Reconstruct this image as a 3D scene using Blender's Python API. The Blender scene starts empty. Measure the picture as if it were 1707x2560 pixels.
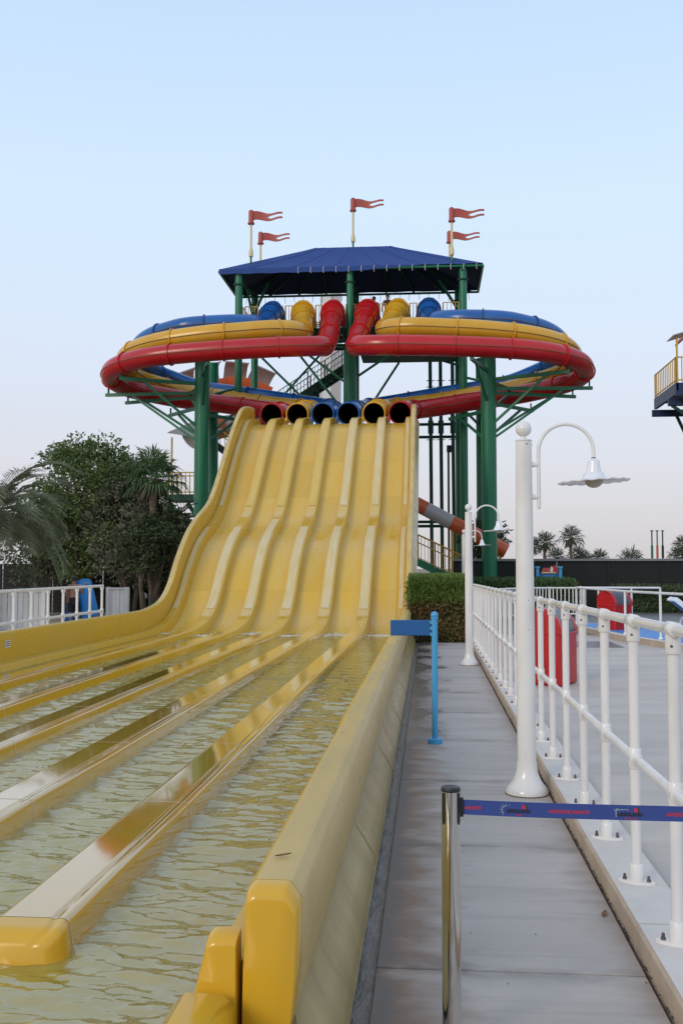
import bpy, bmesh, math, random
from math import sin, cos, pi, radians, sqrt, atan2
from mathutils import Vector, Matrix
R = random.Random(7)
scene = bpy.context.scene
col = scene.collection

# ------------------------------------------------------------------ camera, sky, sun, exposure
CAM_H = 1.6
cam = bpy.data.cameras.new('camera')
cam.sensor_fit = 'VERTICAL'; cam.sensor_height = 36.0; cam.lens = 36.0
cam.clip_start = 0.05; cam.clip_end = 3000
camo = bpy.data.objects.new('camera', cam); col.objects.link(camo)
camo.location = (0, 0, CAM_H)
camo.rotation_euler = (radians(90 + 3.119), 0, radians(4.834))
scene.camera = camo

SUN_EL, SUN_AZ = radians(24), radians(215)      # azimuth measured clockwise from +Y
world = bpy.data.worlds.new('World'); scene.world = world; world.use_nodes = True
nt = world.node_tree; nt.nodes.clear()
out = nt.nodes.new('ShaderNodeOutputWorld'); bg = nt.nodes.new('ShaderNodeBackground')
sky = nt.nodes.new('ShaderNodeTexSky'); sky.sky_type = 'NISHITA'; sky.sun_disc = False
sky.sun_elevation = SUN_EL; sky.sun_rotation = SUN_AZ
sky.air_density = 1.0; sky.dust_density = 2.5; sky.ozone_density = 1.0
tc = nt.nodes.new('ShaderNodeTexCoord'); sep = nt.nodes.new('ShaderNodeSeparateXYZ')
ramp = nt.nodes.new('ShaderNodeValToRGB')       # thin high haze veil, by elevation only
nt.links.new(tc.outputs['Generated'], sep.inputs[0]); nt.links.new(sep.outputs['Z'], ramp.inputs[0])
stops = [(0.0, (.72, .69, .71)), (.04, (.755, .735, .775)), (.10, (.80, .81, .885)), (.20, (.80, .89, 1.04)),
         (.34, (.755, .935, 1.15)), (.50, (.64, .84, 1.10)), (1.0, (.64, .71, .86))]
cr = ramp.color_ramp
while len(cr.elements) < len(stops): cr.elements.new(.5)
for e, (p, c) in zip(cr.elements, stops): e.position = p; e.color = (*c, 1)
up = nt.nodes.new('ShaderNodeMix'); up.data_type = 'RGBA'; up.blend_type = 'MULTIPLY'; up.inputs[0].default_value = 1
nt.links.new(ramp.outputs[0], up.inputs[6]); up.inputs[7].default_value = (10, 10, 10, 1)
up.clamp_result = False
mx = nt.nodes.new('ShaderNodeMix'); mx.data_type = 'RGBA'; mx.inputs[0].default_value = .86
nt.links.new(sky.outputs[0], mx.inputs[6]); nt.links.new(up.outputs[2], mx.inputs[7])
nt.links.new(mx.outputs[2], bg.inputs['Color']); bg.inputs['Strength'].default_value = .1
nt.links.new(bg.outputs[0], out.inputs[0])

sl = bpy.data.lights.new('sun', 'SUN'); sl.energy = 1.0; sl.angle = radians(18); sl.color = (1, .88, .72)
so = bpy.data.objects.new('sun', sl); col.objects.link(so)
sd = Vector((sin(SUN_AZ) * cos(SUN_EL), cos(SUN_AZ) * cos(SUN_EL), sin(SUN_EL)))
so.rotation_euler = sd.to_track_quat('Z', 'Y').to_euler(); so.location = sd * 60

vs = scene.view_settings
vs.view_transform = 'Standard'; vs.look = 'None'; vs.exposure = 0.0; vs.gamma = 1.0; vs.use_curve_mapping = False
scene.cycles.use_denoising = True
scene.cycles.max_bounces = 8; scene.cycles.transparent_max_bounces = 12
scene.cycles.sample_clamp_indirect = 6

# ------------------------------------------------------------------ mesh builder
class MB:
    def __init__(self): self.v = []; self.f = []; self.m = []
    def add(self, vs, fs, mi=0):
        b = len(self.v); self.v.extend(tuple(p) for p in vs)
        self.f.extend(tuple(i + b for i in f) for f in fs); self.m.extend([mi] * len(fs)); return self
    def box(self, x0, x1, y0, y1, z0, z1, mi=0):
        v = [(x, y, z) for z in (z0, z1) for y in (y0, y1) for x in (x0, x1)]
        return self.add(v, [(0, 2, 3, 1), (4, 5, 7, 6), (0, 1, 5, 4), (2, 6, 7, 3), (0, 4, 6, 2), (1, 3, 7, 5)], mi)
    def bbox(self, x0, x1, y0, y1, z0, z1, b=.01, mi=0):      # box with chamfered edges
        xs, ys, zs = (x0, x1), (y0, y1), (z0, z1)
        v = []; idx = {}
        for a in (0, 1):
            for c in (0, 1):
                for d in (0, 1):
                    sx, sy, sz = (1 if a == 0 else -1), (1 if c == 0 else -1), (1 if d == 0 else -1)
                    for k in range(3):
                        p = [xs[a] + sx * b, ys[c] + sy * b, zs[d] + sz * b]
                        p[k] = (xs[a], ys[c], zs[d])[k]
                        idx[(a, c, d, k)] = len(v); v.append(p)
        f = []
        for k in range(3):
            i, j = [q for q in range(3) if q != k]
            for s in (0, 1):
                q = []
                for (p, r) in ((0, 0), (1, 0), (1, 1), (0, 1)):
                    t = [0, 0, 0]; t[k] = s; t[i] = p; t[j] = r; q.append(idx[(*t, k)])
                f.append(tuple(q))
            for p in (0, 1):
                for r in (0, 1):
                    t0 = [0, 0, 0]; t0[i] = p; t0[j] = r; t1 = t0[:]; t1[k] = 1
                    f.append((idx[(*t0, i)], idx[(*t1, i)], idx[(*t1, j)], idx[(*t0, j)]))
        for a in (0, 1):
            for c in (0, 1):
                for d in (0, 1): f.append(tuple(idx[(a, c, d, k)] for k in range(3)))
        return self.add(v, f, mi)
    def rings(self, rs, caps=True, closed=True, mi=0):
        n = len(rs[0]); v = [p for r in rs for p in r]; f = []
        for k in range(len(rs) - 1):
            for i in range(n if closed else n - 1):
                j = (i + 1) % n
                f.append((k * n + i, k * n + j, (k + 1) * n + j, (k + 1) * n + i))
        if caps and closed:
            f.append(tuple(range(n - 1, -1, -1))); f.append(tuple((len(rs) - 1) * n + i for i in range(n)))
        return self.add(v, f, mi)
    def tube(self, pts, r, n=10, caps=True, mi=0, upv=None):
        pts = [Vector(p) for p in pts]; rs = []; nrm = None
        for i, p in enumerate(pts):
            t = (pts[min(i + 1, len(pts) - 1)] - pts[max(i - 1, 0)]).normalized()
            if nrm is None:
                a = Vector(upv) if upv else (Vector((0, 0, 1)) if abs(t.z) < .9 else Vector((1, 0, 0)))
                nrm = (a - t * a.dot(t)).normalized()
            else: nrm = (nrm - t * nrm.dot(t)).normalized()
            bi = t.cross(nrm); rr = r[i] if isinstance(r, (list, tuple)) else r
            rs.append([p + (nrm * cos(2 * pi * k / n) + bi * sin(2 * pi * k / n)) * rr for k in range(n)])
        return self.rings(rs, caps, mi=mi)
    def bar(self, p, q, w, h, mi=0):
        p, q = Vector(p), Vector(q); t = (q - p).normalized()
        a = Vector((0, 0, 1)) if abs(t.z) < .95 else Vector((1, 0, 0))
        s = t.cross(a).normalized(); u = s.cross(t)
        rs = [[c + s * x * w / 2 + u * y * h / 2 for x, y in ((-1, -1), (1, -1), (1, 1), (-1, 1))] for c in (p, q)]
        return self.rings(rs, mi=mi)
    def lathe(self, prof, c=(0, 0, 0), n=20, caps=True, mi=0):
        rs = [[(c[0] + r * cos(2 * pi * k / n), c[1] + r * sin(2 * pi * k / n), c[2] + z) for k in range(n)] for r, z in prof]
        return self.rings(rs, caps, mi=mi)
    def sphere(self, c, r, n=14, m=9, sq=(1, 1, 1), mi=0):
        rs = []
        for j in range(m + 1):
            t = -pi / 2 + pi * (j * .98 + .01 * m) / m
            rs.append([(c[0] + r * sq[0] * cos(t) * cos(2 * pi * k / n), c[1] + r * sq[1] * cos(t) * sin(2 * pi * k / n), c[2] + r * sq[2] * sin(t)) for k in range(n)])
        return self.rings(rs, mi=mi)
    def mesh(self, name, mats, off=(0, 0, 0), smooth=35):
        me = bpy.data.meshes.new(name)
        me.from_pydata([(x - off[0], y - off[1], z - off[2]) for x, y, z in self.v], [], self.f)
        mats = mats if isinstance(mats, (list, tuple)) else [mats]
        for m in mats: me.materials.append(m)
        if len(mats) > 1: me.polygons.foreach_set('material_index', self.m)
        if smooth:
            me.shade_smooth(); me.set_sharp_from_angle(angle=radians(smooth))
        me.update(); return me

ORG = {}
def tag(o, label=None, cat=None, group=None, kind=None):
    if label: o['label'] = label
    if cat: o['category'] = cat
    if group: o['group'] = group
    if kind: o['kind'] = kind
    return o
def thing(name, label, cat, loc, group=None):
    o = bpy.data.objects.new(name, None); o.empty_display_size = .2
    o.location = loc; col.objects.link(o); ORG[o.name] = Vector(loc)
    return tag(o, label, cat, group)
def part(name, mb, mat, parent, smooth=35, label=None):
    """a mesh given in world coordinates, hung under its thing or part"""
    off = ORG[parent.name]
    o = bpy.data.objects.new(name, mb.mesh(name, mat, off, smooth)); col.objects.link(o)
    o.parent = parent; ORG[o.name] = off
    if label: o['label'] = label
    return o
def place(name, me, parent, loc, rot=None, scale=None):
    """a shared mesh placed at a world spot under its thing"""
    o = bpy.data.objects.new(name, me); col.objects.link(o); o.parent = parent
    o.location = Vector(loc) - ORG[parent.name]; ORG[o.name] = Vector(loc)
    if rot: o.rotation_euler = rot
    if scale: o.scale = scale
    return o
def single(name, mb, mat, label=None, cat=None, group=None, kind=None, loc=(0, 0, 0), smooth=35):
    o = bpy.data.objects.new(name, mb.mesh(name, mat, loc, smooth)); col.objects.link(o); o.location = loc
    ORG[o.name] = Vector(loc); return tag(o, label, cat, group, kind)
def copy_tree(o, parent=None):
    c = o.copy(); col.objects.link(c)
    if parent: c.parent = parent
    for ch in list(o.children): copy_tree(ch, c)
    return c
def spline(pts, n=12):
    P = [Vector(p) for p in pts]; o = []
    for i in range(len(P) - 1):
        a, b, c, d = P[max(i - 1, 0)], P[i], P[i + 1], P[min(i + 2, len(P) - 1)]
        for k in range(n):
            t = k / n
            o.append(.5 * ((2 * b) + (c - a) * t + (2 * a - 5 * b + 4 * c - d) * t * t + (3 * b - a - 3 * c + d) * t ** 3))
    o.append(P[-1]); return o
def resample(pts, step):
    L = [0]
    for a, b in zip(pts, pts[1:]): L.append(L[-1] + (b - a).length)
    n = max(1, round(L[-1] / step)); o = []; j = 0
    for k in range(n + 1):
        s = L[-1] * k / n
        while j < len(L) - 2 and L[j + 1] < s: j += 1
        t = (s - L[j]) / max(L[j + 1] - L[j], 1e-9); o.append(pts[j].lerp(pts[j + 1], t))
    return o

# ------------------------------------------------------------------ materials
def N(t, k): return t.nodes.new('ShaderNode' + k)
def mat(name, c, rough=.5, c2=None, scale=3.0, amt=.5, stretch=(1, 1, 1), bump=0, bscale=60, metal=0, coat=0, spec=.5, rnd=0, rrange=0, lo=.35, hi=.65):
    m = bpy.data.materials.new(name); m.use_nodes = True; t = m.node_tree
    b = t.nodes['Principled BSDF']
    b.inputs['Base Color'].default_value = (*c, 1); b.inputs['Roughness'].default_value = rough
    b.inputs['Metallic'].default_value = metal; b.inputs['Specular IOR Level'].default_value = spec
    b.inputs['Coat Weight'].default_value = coat; b.inputs['Coat Roughness'].default_value = .06
    g = N(t, 'NewGeometry'); mp = N(t, 'Mapping'); t.links.new(g.outputs['Position'], mp.inputs[0])
    mp.inputs['Scale'].default_value = stretch
    m['_'] = 0
    cur = None
    if c2:
        n = N(t, 'TexNoise'); n.inputs['Scale'].default_value = scale; n.inputs['Detail'].default_value = 6; n.inputs['Roughness'].default_value = .62
        t.links.new(mp.outputs[0], n.inputs['Vector'])
        mr = N(t, 'MapRange'); mr.inputs[1].default_value = lo; mr.inputs[2].default_value = hi; mr.inputs[4].default_value = amt
        t.links.new(n.outputs['Fac'], mr.inputs[0])
        mixn = N(t, 'Mix'); mixn.data_type = 'RGBA'; mixn.inputs[6].default_value = (*c, 1); mixn.inputs[7].default_value = (*c2, 1)
        t.links.new(mr.outputs[0], mixn.inputs[0]); cur = mixn.outputs[2]
        if rrange:
            rr = N(t, 'MapRange'); rr.inputs[1].default_value = .3; rr.inputs[2].default_value = .7
            rr.inputs[3].default_value = rough; rr.inputs[4].default_value = rough + rrange
            t.links.new(n.outputs['Fac'], rr.inputs[0]); t.links.new(rr.outputs[0], b.inputs['Roughness'])
    if rnd:
        oi = N(t, 'ObjectInfo'); h = N(t, 'HueSaturation')
        if cur: t.links.new(cur, h.inputs['Color'])
        else: h.inputs['Color'].default_value = (*c, 1)
        mr2 = N(t, 'MapRange'); mr2.inputs[3].default_value = 1 - rnd; mr2.inputs[4].default_value = 1 + rnd
        t.links.new(oi.outputs['Random'], mr2.inputs[0]); t.links.new(mr2.outputs[0], h.inputs['Value']); cur = h.outputs[0]
    if cur: t.links.new(cur, b.inputs['Base Color'])
    if bump:
        nb = N(t, 'TexNoise'); nb.inputs['Scale'].default_value = bscale; nb.inputs['Detail'].default_value = 4
        t.links.new(mp.outputs[0], nb.inputs['Vector'])
        bp = N(t, 'Bump'); bp.inputs['Strength'].default_value = bump; bp.inputs['Distance'].default_value = .01
        t.links.new(nb.outputs['Fac'], bp.inputs['Height']); t.links.new(bp.outputs[0], b.inputs['Normal'])
    del m['_']
    return m
def bsdf(m): return m.node_tree.nodes['Principled BSDF']

M = {}
M['lane'] = mat('lane_gelcoat', (.66, .40, .028), .12, (.62, .43, .09), 1.4, .9, (3.2, .35, .35), .07, 18, rnd=.07, rrange=.32)
M['divider'] = mat('divider_gelcoat', (.64, .385, .025), .10, (.62, .42, .07), 2.0, .6, (3, .4, .4), .03, 30, rrange=.15, coat=.5)
M['divider_wet'] = mat('divider_wet_gelcoat', (.58, .33, .018), .03, (.52, .32, .03), 2.0, .6, (3, .4, .4), .03, 9, rrange=.03, coat=1.0, spec=.7)
M['cap'] = mat('pale_cap', (.66, .54, .30), .3, (.62, .44, .15), 2.5, .8, (4, .6, .6), .08, 30, rrange=.2)
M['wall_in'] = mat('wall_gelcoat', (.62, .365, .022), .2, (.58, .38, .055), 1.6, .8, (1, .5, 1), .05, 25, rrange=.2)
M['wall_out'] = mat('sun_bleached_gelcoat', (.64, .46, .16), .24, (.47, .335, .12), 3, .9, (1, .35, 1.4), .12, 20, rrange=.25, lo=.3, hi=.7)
M['skirt'] = mat('skirt_panel', (.47, .365, .15), .14, (.30, .225, .09), 2.2, .8, (1, 1.6, .5), .05, 14, rrange=.2)
M['end_piece'] = mat('end_piece_gelcoat', (.66, .365, .02), .16, (.66, .40, .05), 1.5, .6, (1, 1, 1), .03, 18)
M['dirt'] = mat('gap_dirt', (.045, .037, .03), .9, (.11, .085, .06), 60, .8)
M['seal'] = mat('white_sealant', (.72, .68, .56), .4)
M['joint'] = mat('dark_joint', (.16, .09, .02), .6)
def tubemat(name, c, c2): return mat(name, c, .22, c2, 1.2, .7, (1, 1, 1), .03, 14, coat=.1, rnd=.07, rrange=.12)
M['cap_y'] = mat('pale_yellow_cap', (.66, .46, .12), .3, (.62, .41, .06), 2.5, .8, (4, .6, .6), .08, 30, rrange=.2)
M['red'] = tubemat('red_gelcoat', (.46, .006, .010), (.47, .016, .022))
M['yellow'] = tubemat('yellow_gelcoat', (.66, .34, .012), (.66, .40, .06))
M['blue'] = tubemat('blue_gelcoat', (.008, .095, .34), (.015, .12, .38))
M['redf'] = mat('red_flange', (.55, .01, .015), .3); M['yellowf'] = mat('yellow_flange', (.68, .36, .012), .3); M['bluef'] = mat('blue_flange', (.01, .06, .22), .3)
M['tubein'] = mat('tube_inside_shade', (.02, .015, .012), .6)  # shade inside the closed tubes, put into the lining colour
M['green'] = mat('green_steel', (.006, .165, .075), .32, (.008, .13, .06), .9, .7, (1, 1, .3), .03, 12, rrange=.15)
M['dgreen'] = mat('dark_green_steel', (.006, .05, .03), .7)
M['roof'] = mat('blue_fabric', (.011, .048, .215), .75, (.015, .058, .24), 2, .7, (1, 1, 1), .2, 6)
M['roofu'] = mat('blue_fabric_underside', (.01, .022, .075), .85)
M['flag'] = mat('faded_red_sheet', (.42, .06, .042), .5, (.38, .09, .065), 3, .7)
M['cream'] = mat('cream_pole', (.70, .58, .33), .5)
M['yrail'] = mat('yellow_paint', (.64, .37, .03), .45, (.58, .34, .06), 5, .6)
M['white'] = mat('white_paint', (.78, .755, .73), .22, (.62, .59, .55), 4, .75, (1, 1, .35), coat=.2, lo=.48, hi=.72)
M['whitef'] = mat('white_plastic', (.72, .71, .70), .4, (.66, .65, .63), 4, .5)
M['shade'] = mat('white_enamel', (.78, .78, .80), .2, coat=.3)
M['bulb'] = mat('frosted_globe', (.42, .38, .28), .25)
M['bolt'] = mat('rusty_bolt', (.12, .07, .05), .5, (.18, .17, .17), 40, 1, metal=.5)
M['signpost'] = mat('light_blue_paint', (.06, .34, .62), .35); M['signblade'] = mat('blue_board', (.008, .10, .30), .4)
M['chrome'] = mat('polished_steel', (.62, .60, .57), .07, metal=1)
M['black'] = mat('black_plastic', (.012, .012, .014), .35)
M['belt'] = mat('blue_webbing', (.03, .06, .25), .75, bump=.2, bscale=400)
M['print_red'] = mat('red_print', (.48, .03, .05), .7); M['print_black'] = mat('black_print', (.012, .014, .03), .7)
M['print_pale'] = mat('pale_print', (.42, .50, .42), .7); M['print_lblue'] = mat('light_blue_print', (.08, .3, .6), .6)
M['sky_print'] = mat('lavender_print', (.38, .42, .66), .7)
M['binred'] = mat('red_bin_plastic', (.48, .012, .014), .35, (.44, .02, .02), 3, .6)
M['bingrey'] = mat('grey_bin_lid', (.055, .065, .085), .25)
M['pool'] = mat('blue_pool_paint', (.02, .22, .62), .45, (.03, .25, .62), 1, .6)
M['kerb'] = mat('beige_kerb_side', (.52, .41, .31), .8, (.40, .30, .22), 5, .8, bump=.3, bscale=90)
M['kerbtop'] = mat('white_kerb_top', (.66, .61, .57), .75, (.58, .53, .49), 4, .8, bump=.25, bscale=90)
M['deck'] = mat('pale_concrete', (.57, .515, .47), .8, (.45, .405, .37), 1.1, .9, (.5, 1.3, 1), .3, 120, rnd=.03)
M['damp'] = mat('damp_concrete', (.15, .145, .15), .4, (.10, .10, .105), 2, .9, bump=.2, bscale=90)
M['soil'] = mat('sandy_soil', (.30, .24, .17), .95, (.22, .18, .12), .6, .9, bump=.5, bscale=20)
M['blackfence'] = mat('black_mesh', (.010, .010, .011), .75, (.015, .016, .016), 2, .7); M['fencecap'] = mat('grey_coping', (.20, .20, .21), .6)
M['bark'] = mat('bark', (.13, .10, .075), .9, (.07, .05, .04), 12, .9, (1, 1, .3), .8, 30)
M['palmbark'] = mat('palm_bark', (.20, .14, .10), .9, (.10, .065, .05), 10, .9, (1, 1, 1), .8, 25)
M['orange'] = mat('orange_panel', (.66, .115, .03), .4, (.60, .13, .05), 1, .6); M['greyw'] = mat('grey_white_panel', (.46, .44, .44), .35, (.42, .40, .40), 1, .6)
M['canvas'] = mat('grey_canvas', (.26, .245, .235), .8, (.22, .21, .2), 2, .6)
M['skin'] = mat('skin', (.30, .16, .11), .55, (.26, .13, .09), 9, .5); M['hair'] = mat('hair', (.01, .008, .007), .6); M['trunks'] = mat('black_fabric', (.008, .008, .010), .85)
M['darkblue'] = mat('navy_steel', (.008, .022, .075), .5); M['mat_blue'] = mat('blue_foam', (.015, .20, .56), .55)
M['shirt'] = mat('dark_cloth', (.03, .03, .035), .9); M['shirtred'] = mat('red_cloth', (.35, .03, .03), .9)
def leafmat(name, a, b, trans=.25):
    m = mat(name, a, .55, b, 1.1, 1.0, (1, 1, 1)); t = m.node_tree; p = bsdf(m)
    tl = N(t, 'BsdfTranslucent'); ms = N(t, 'MixShader'); ms.inputs[0].default_value = trans
    l = p.inputs['Base Color'].links[0].from_socket
    t.links.new(l, tl.inputs['Color'])
    o = [n for n in t.nodes if n.type == 'OUTPUT_MATERIAL'][0]
    t.links.new(p.outputs[0], ms.inputs[1]); t.links.new(tl.outputs[0], ms.inputs[2]); t.links.new(ms.outputs[0], o.inputs[0])
    return m
M['leaf_green'] = leafmat('broad_leaves', (.085, .135, .035), (.14, .19, .055))
M['leaf_silver'] = leafmat('silvery_leaves', (.155, .175, .115), (.22, .22, .15))
M['leaf_dark'] = leafmat('dark_leaves', (.055, .08, .035), (.095, .125, .05))
M['leaf_date'] = leafmat('date_palm_leaves', (.10, .12, .06), (.165, .18, .10))
M['leaf_fan'] = leafmat('fan_palm_leaves', (.05, .11, .035), (.09, .15, .05))
M['leaf_hedge'] = leafmat('hedge_new_leaves', (.105, .17, .028), (.16, .225, .045)); M['leaf_hedgelow'] = leafmat('hedge_brown_leaves', (.24, .15, .065), (.15, .14, .045))
M['leaf_far'] = leafmat('far_palm_leaves', (.06, .075, .045), (.09, .105, .06))
M['leaf_dead'] = mat('dead_leaf', (.20, .09, .04), .8)

# concrete path with stains, wet patches along the slide
def path_material():
    m = mat('stained_concrete', (.50, .455, .425), .7, (.395, .36, .335), 1.3, .9, (.35, 1.6, 1), .25, 110, rnd=.04)
    t = m.node_tree; b = bsdf(m); src = b.inputs['Base Color'].links[0].from_socket
    g = N(t, 'NewGeometry'); s = N(t, 'SeparateXYZ'); t.links.new(g.outputs['Position'], s.inputs[0])
    mp = N(t, 'Mapping'); mp.inputs['Scale'].default_value = (1.6, 2.6, 1); t.links.new(g.outputs['Position'], mp.inputs[0])
    n = N(t, 'TexNoise'); n.inputs['Scale'].default_value = 2.2; n.inputs['Detail'].default_value = 7; t.links.new(mp.outputs[0], n.inputs['Vector'])
    def math(op, a, b2, clamp=False):
        q = N(t, 'Math'); q.operation = op; q.use_clamp = clamp
        for i, x in enumerate((a, b2)):
            if isinstance(x, (int, float)): q.inputs[i].default_value = x
            else: t.links.new(x, q.inputs[i])
        return q.outputs[0]
    def mix(f, a, c):
        q = N(t, 'Mix'); q.data_type = 'RGBA'; t.links.new(f, q.inputs[0]); t.links.new(a, q.inputs[6]); q.inputs[7].default_value = (*c, 1); return q.outputs[2]
    # brown stain: strong at x=-.2, gone by x=.12
    e = math('SUBTRACT', math('ADD', math('MULTIPLY', s.outputs['X'], -2.6), math('MULTIPLY', n.outputs['Fac'], 1.6)), .36, True)
    c1 = mix(math('MULTIPLY', e, 1.3, True), src, (.25, .175, .13))
    # second, stronger dark edge
    e2 = math('MULTIPLY', math('SUBTRACT', math('ADD', math('MULTIPLY', s.outputs['X'], -5.5), math('MULTIPLY', n.outputs['Fac'], 1.2)), 1.20), 2.5, True)
    c2 = mix(e2, c1, (.17, .145, .135))
    # right-hand edge stain
    e3 = math('MULTIPLY', math('SUBTRACT', math('ADD', math('MULTIPLY', s.outputs['X'], 3.2), math('MULTIPLY', n.outputs['Fac'], 1.2)), 2.85), 1.3, True)
    c3 = mix(e3, c2, (.32, .245, .20))
    # wet patch round y = 9..20, x < .15
    w0 = N(t, 'MapRange'); w0.inputs[1].default_value = 8.3; w0.inputs[2].default_value = 10.5; t.links.new(s.outputs['Y'], w0.inputs[0])
    mpw = N(t, 'Mapping'); mpw.inputs['Scale'].default_value = (1.0, .55, 1); t.links.new(g.outputs['Position'], mpw.inputs[0])
    nw = N(t, 'TexNoise'); nw.inputs['Scale'].default_value = 1.7; nw.inputs['Detail'].default_value = 6; t.links.new(mpw.outputs[0], nw.inputs['Vector'])
    w = math('MULTIPLY', math('SUBTRACT', math('ADD', math('MULTIPLY', s.outputs['X'], -1.5), math('MULTIPLY', nw.outputs['Fac'], 2.4)), .98), 2.6, True)
    w = math('MULTIPLY', w, w0.outputs[0])
    c4 = mix(math('MULTIPLY', w, .8), c3, (.13, .125, .13))
    # thin dirty streaks lying across the slabs
    mps = N(t, 'Mapping'); mps.inputs['Scale'].default_value = (.45, 5.5, 1); t.links.new(g.outputs['Position'], mps.inputs[0])
    ns = N(t, 'TexNoise'); ns.inputs['Scale'].default_value = 1.6; ns.inputs['Detail'].default_value = 8; ns.inputs['Roughness'].default_value = .7; t.links.new(mps.outputs[0], ns.inputs['Vector'])
    st = math('MULTIPLY', math('SUBTRACT', ns.outputs['Fac'], .53), 3.2, True)
    c4 = mix(math('MULTIPLY', st, .8), c4, (.225, .205, .195))
    jf = math('FRACT', math('ADD', math('DIVIDE', math('SUBTRACT', s.outputs['Y'], 4.2), 1.83), 20.5), 0)     # grime gathered along the slab joints
    jd = math('SUBTRACT', 1, math('MULTIPLY', math('ABSOLUTE', math('SUBTRACT', jf, .5), 0), 13), True)
    jm = math('MULTIPLY', jd, math('MULTIPLY', math('SUBTRACT', n.outputs['Fac'], .36), 3.2, True))
    c4 = mix(math('MULTIPLY', jm, .75), c4, (.17, .155, .15))
    t.links.new(c4, b.inputs['Base Color'])
    r = N(t, 'MapRange'); r.inputs[3].default_value = .72; r.inputs[4].default_value = .10; t.links.new(w, r.inputs[0]); t.links.new(r.outputs[0], b.inputs['Roughness'])
    return m
M['path'] = path_material()

def rubble_material():
    m = mat('wet_rubble', (.15, .135, .12), .3, (.36, .34, .32), 18, .9, (1.5, .3, 1), .5, 60, rrange=.3, lo=.48, hi=.75)
    return m
M['rubble'] = rubble_material()

def water_material():
    m = bpy.data.materials.new('ride_water'); m.use_nodes = True; t = m.node_tree; t.nodes.clear()
    o = N(t, 'OutputMaterial'); g = N(t, 'NewGeometry')
    mp = N(t, 'Mapping'); mp.inputs['Scale'].default_value = (1, 1.9, 1); mp.inputs['Rotation'].default_value = (0, 0, .2); t.links.new(g.outputs['Position'], mp.inputs[0])
    n = N(t, 'TexNoise'); n.inputs['Scale'].default_value = 9; n.inputs['Detail'].default_value = 3; n.inputs['Distortion'].default_value = .6
    t.links.new(mp.outputs[0], n.inputs['Vector'])
    bp = N(t, 'Bump'); bp.inputs['Strength'].default_value = .45; bp.inputs['Distance'].default_value = .012; t.links.new(n.outputs['Fac'], bp.inputs['Height'])
    fr = N(t, 'Fresnel'); fr.inputs['IOR'].default_value = 2.8; t.links.new(bp.outputs[0], fr.inputs['Normal'])
    tr = N(t, 'BsdfTransparent'); tr.inputs[0].default_value = (.90, .85, .55, 1)
    df = N(t, 'BsdfDiffuse'); df.inputs[0].default_value = (.56, .445, .085, 1); t.links.new(bp.outputs[0], df.inputs['Normal'])
    a = N(t, 'MixShader'); a.inputs[0].default_value = .62; t.links.new(tr.outputs[0], a.inputs[1]); t.links.new(df.outputs[0], a.inputs[2])
    gl = N(t, 'BsdfGlossy'); gl.inputs['Roughness'].default_value = .012; t.links.new(bp.outputs[0], gl.inputs['Normal'])
    b = N(t, 'MixShader'); t.links.new(fr.outputs[0], b.inputs[0]); t.links.new(a.outputs[0], b.inputs[1]); t.links.new(gl.outputs[0], b.inputs[2])
    t.links.new(b.outputs[0], o.inputs[0]); return m
M['water'] = water_material()

# ------------------------------------------------------------------ setting
single('ground', MB().add([(-900, -200, -.12), (900, -200, -.12), (900, 1500, -.12), (-900, 1500, -.12)], [(0, 1, 2, 3)]), M['soil'], kind='structure', smooth=0)

path = thing('walkway', None, None, (.3, 12, 0)); tag(path, kind='structure')
PX0, PX1 = -.215, .845
part('slab_bed', MB().box(PX0, PX1, .3, 22.25, -.10, -.012), M['joint'], path, 0)
ys = [.45, 2.32] + [4.2 + 1.83 * k for k in range(10)] + [22.2]
for a, b in zip(ys, ys[1:]):
    part('concrete_slab', MB().bbox(PX0, PX1, a + .004, b - .004, -.011, R.uniform(-.002, .002), .004), M['path'], path, 0)
mb = MB(); nx, ny = 6, 420                                        # drain strip between slide skirt and slabs
vv = [(-.345 + .128 * i / nx, .5 + 21.7 * j / ny, -.030 + R.uniform(-.006, .007)) for j in range(ny + 1) for i in range(nx + 1)]
mb.add(vv, [(j * (nx + 1) + i, j * (nx + 1) + i + 1, (j + 1) * (nx + 1) + i + 1, (j + 1) * (nx + 1) + i) for j in range(ny) for i in range(nx)])
single('drain_channel', mb, M['rubble'], kind='structure', smooth=60)

kerb = thing('kerb', None, None, (1, 12, 0)); tag(kerb, kind='structure')
y = .5
while y < 22.5:
    y2 = y + 2.0
    dx = -.0025 * y
    x0 = .862
    part('kerb_stone', MB().bbox(x0, 1.13, y + .0015, y2 - .0015, -.08, .098, .012), M['kerb'], kerb, 0)
    part('kerb_top', MB().box(x0 + .014, 1.118, y + .004, y2 - .004, .0985, .1005), M['kerbtop'], kerb, 0)
    y = y2
mb = MB(); ny = 500                                               # grit caught in the gap along the kerb
for k in range(900):
    yy = R.uniform(.6, 21); xx = R.uniform(.846, .861); r = R.uniform(.002, .006)
    mb.sphere((xx, yy, .001), r, 5, 3, (1, 1.6, .8))
single('gap_grit', mb, M['dirt'], kind='stuff', label=None, smooth=60)

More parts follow.
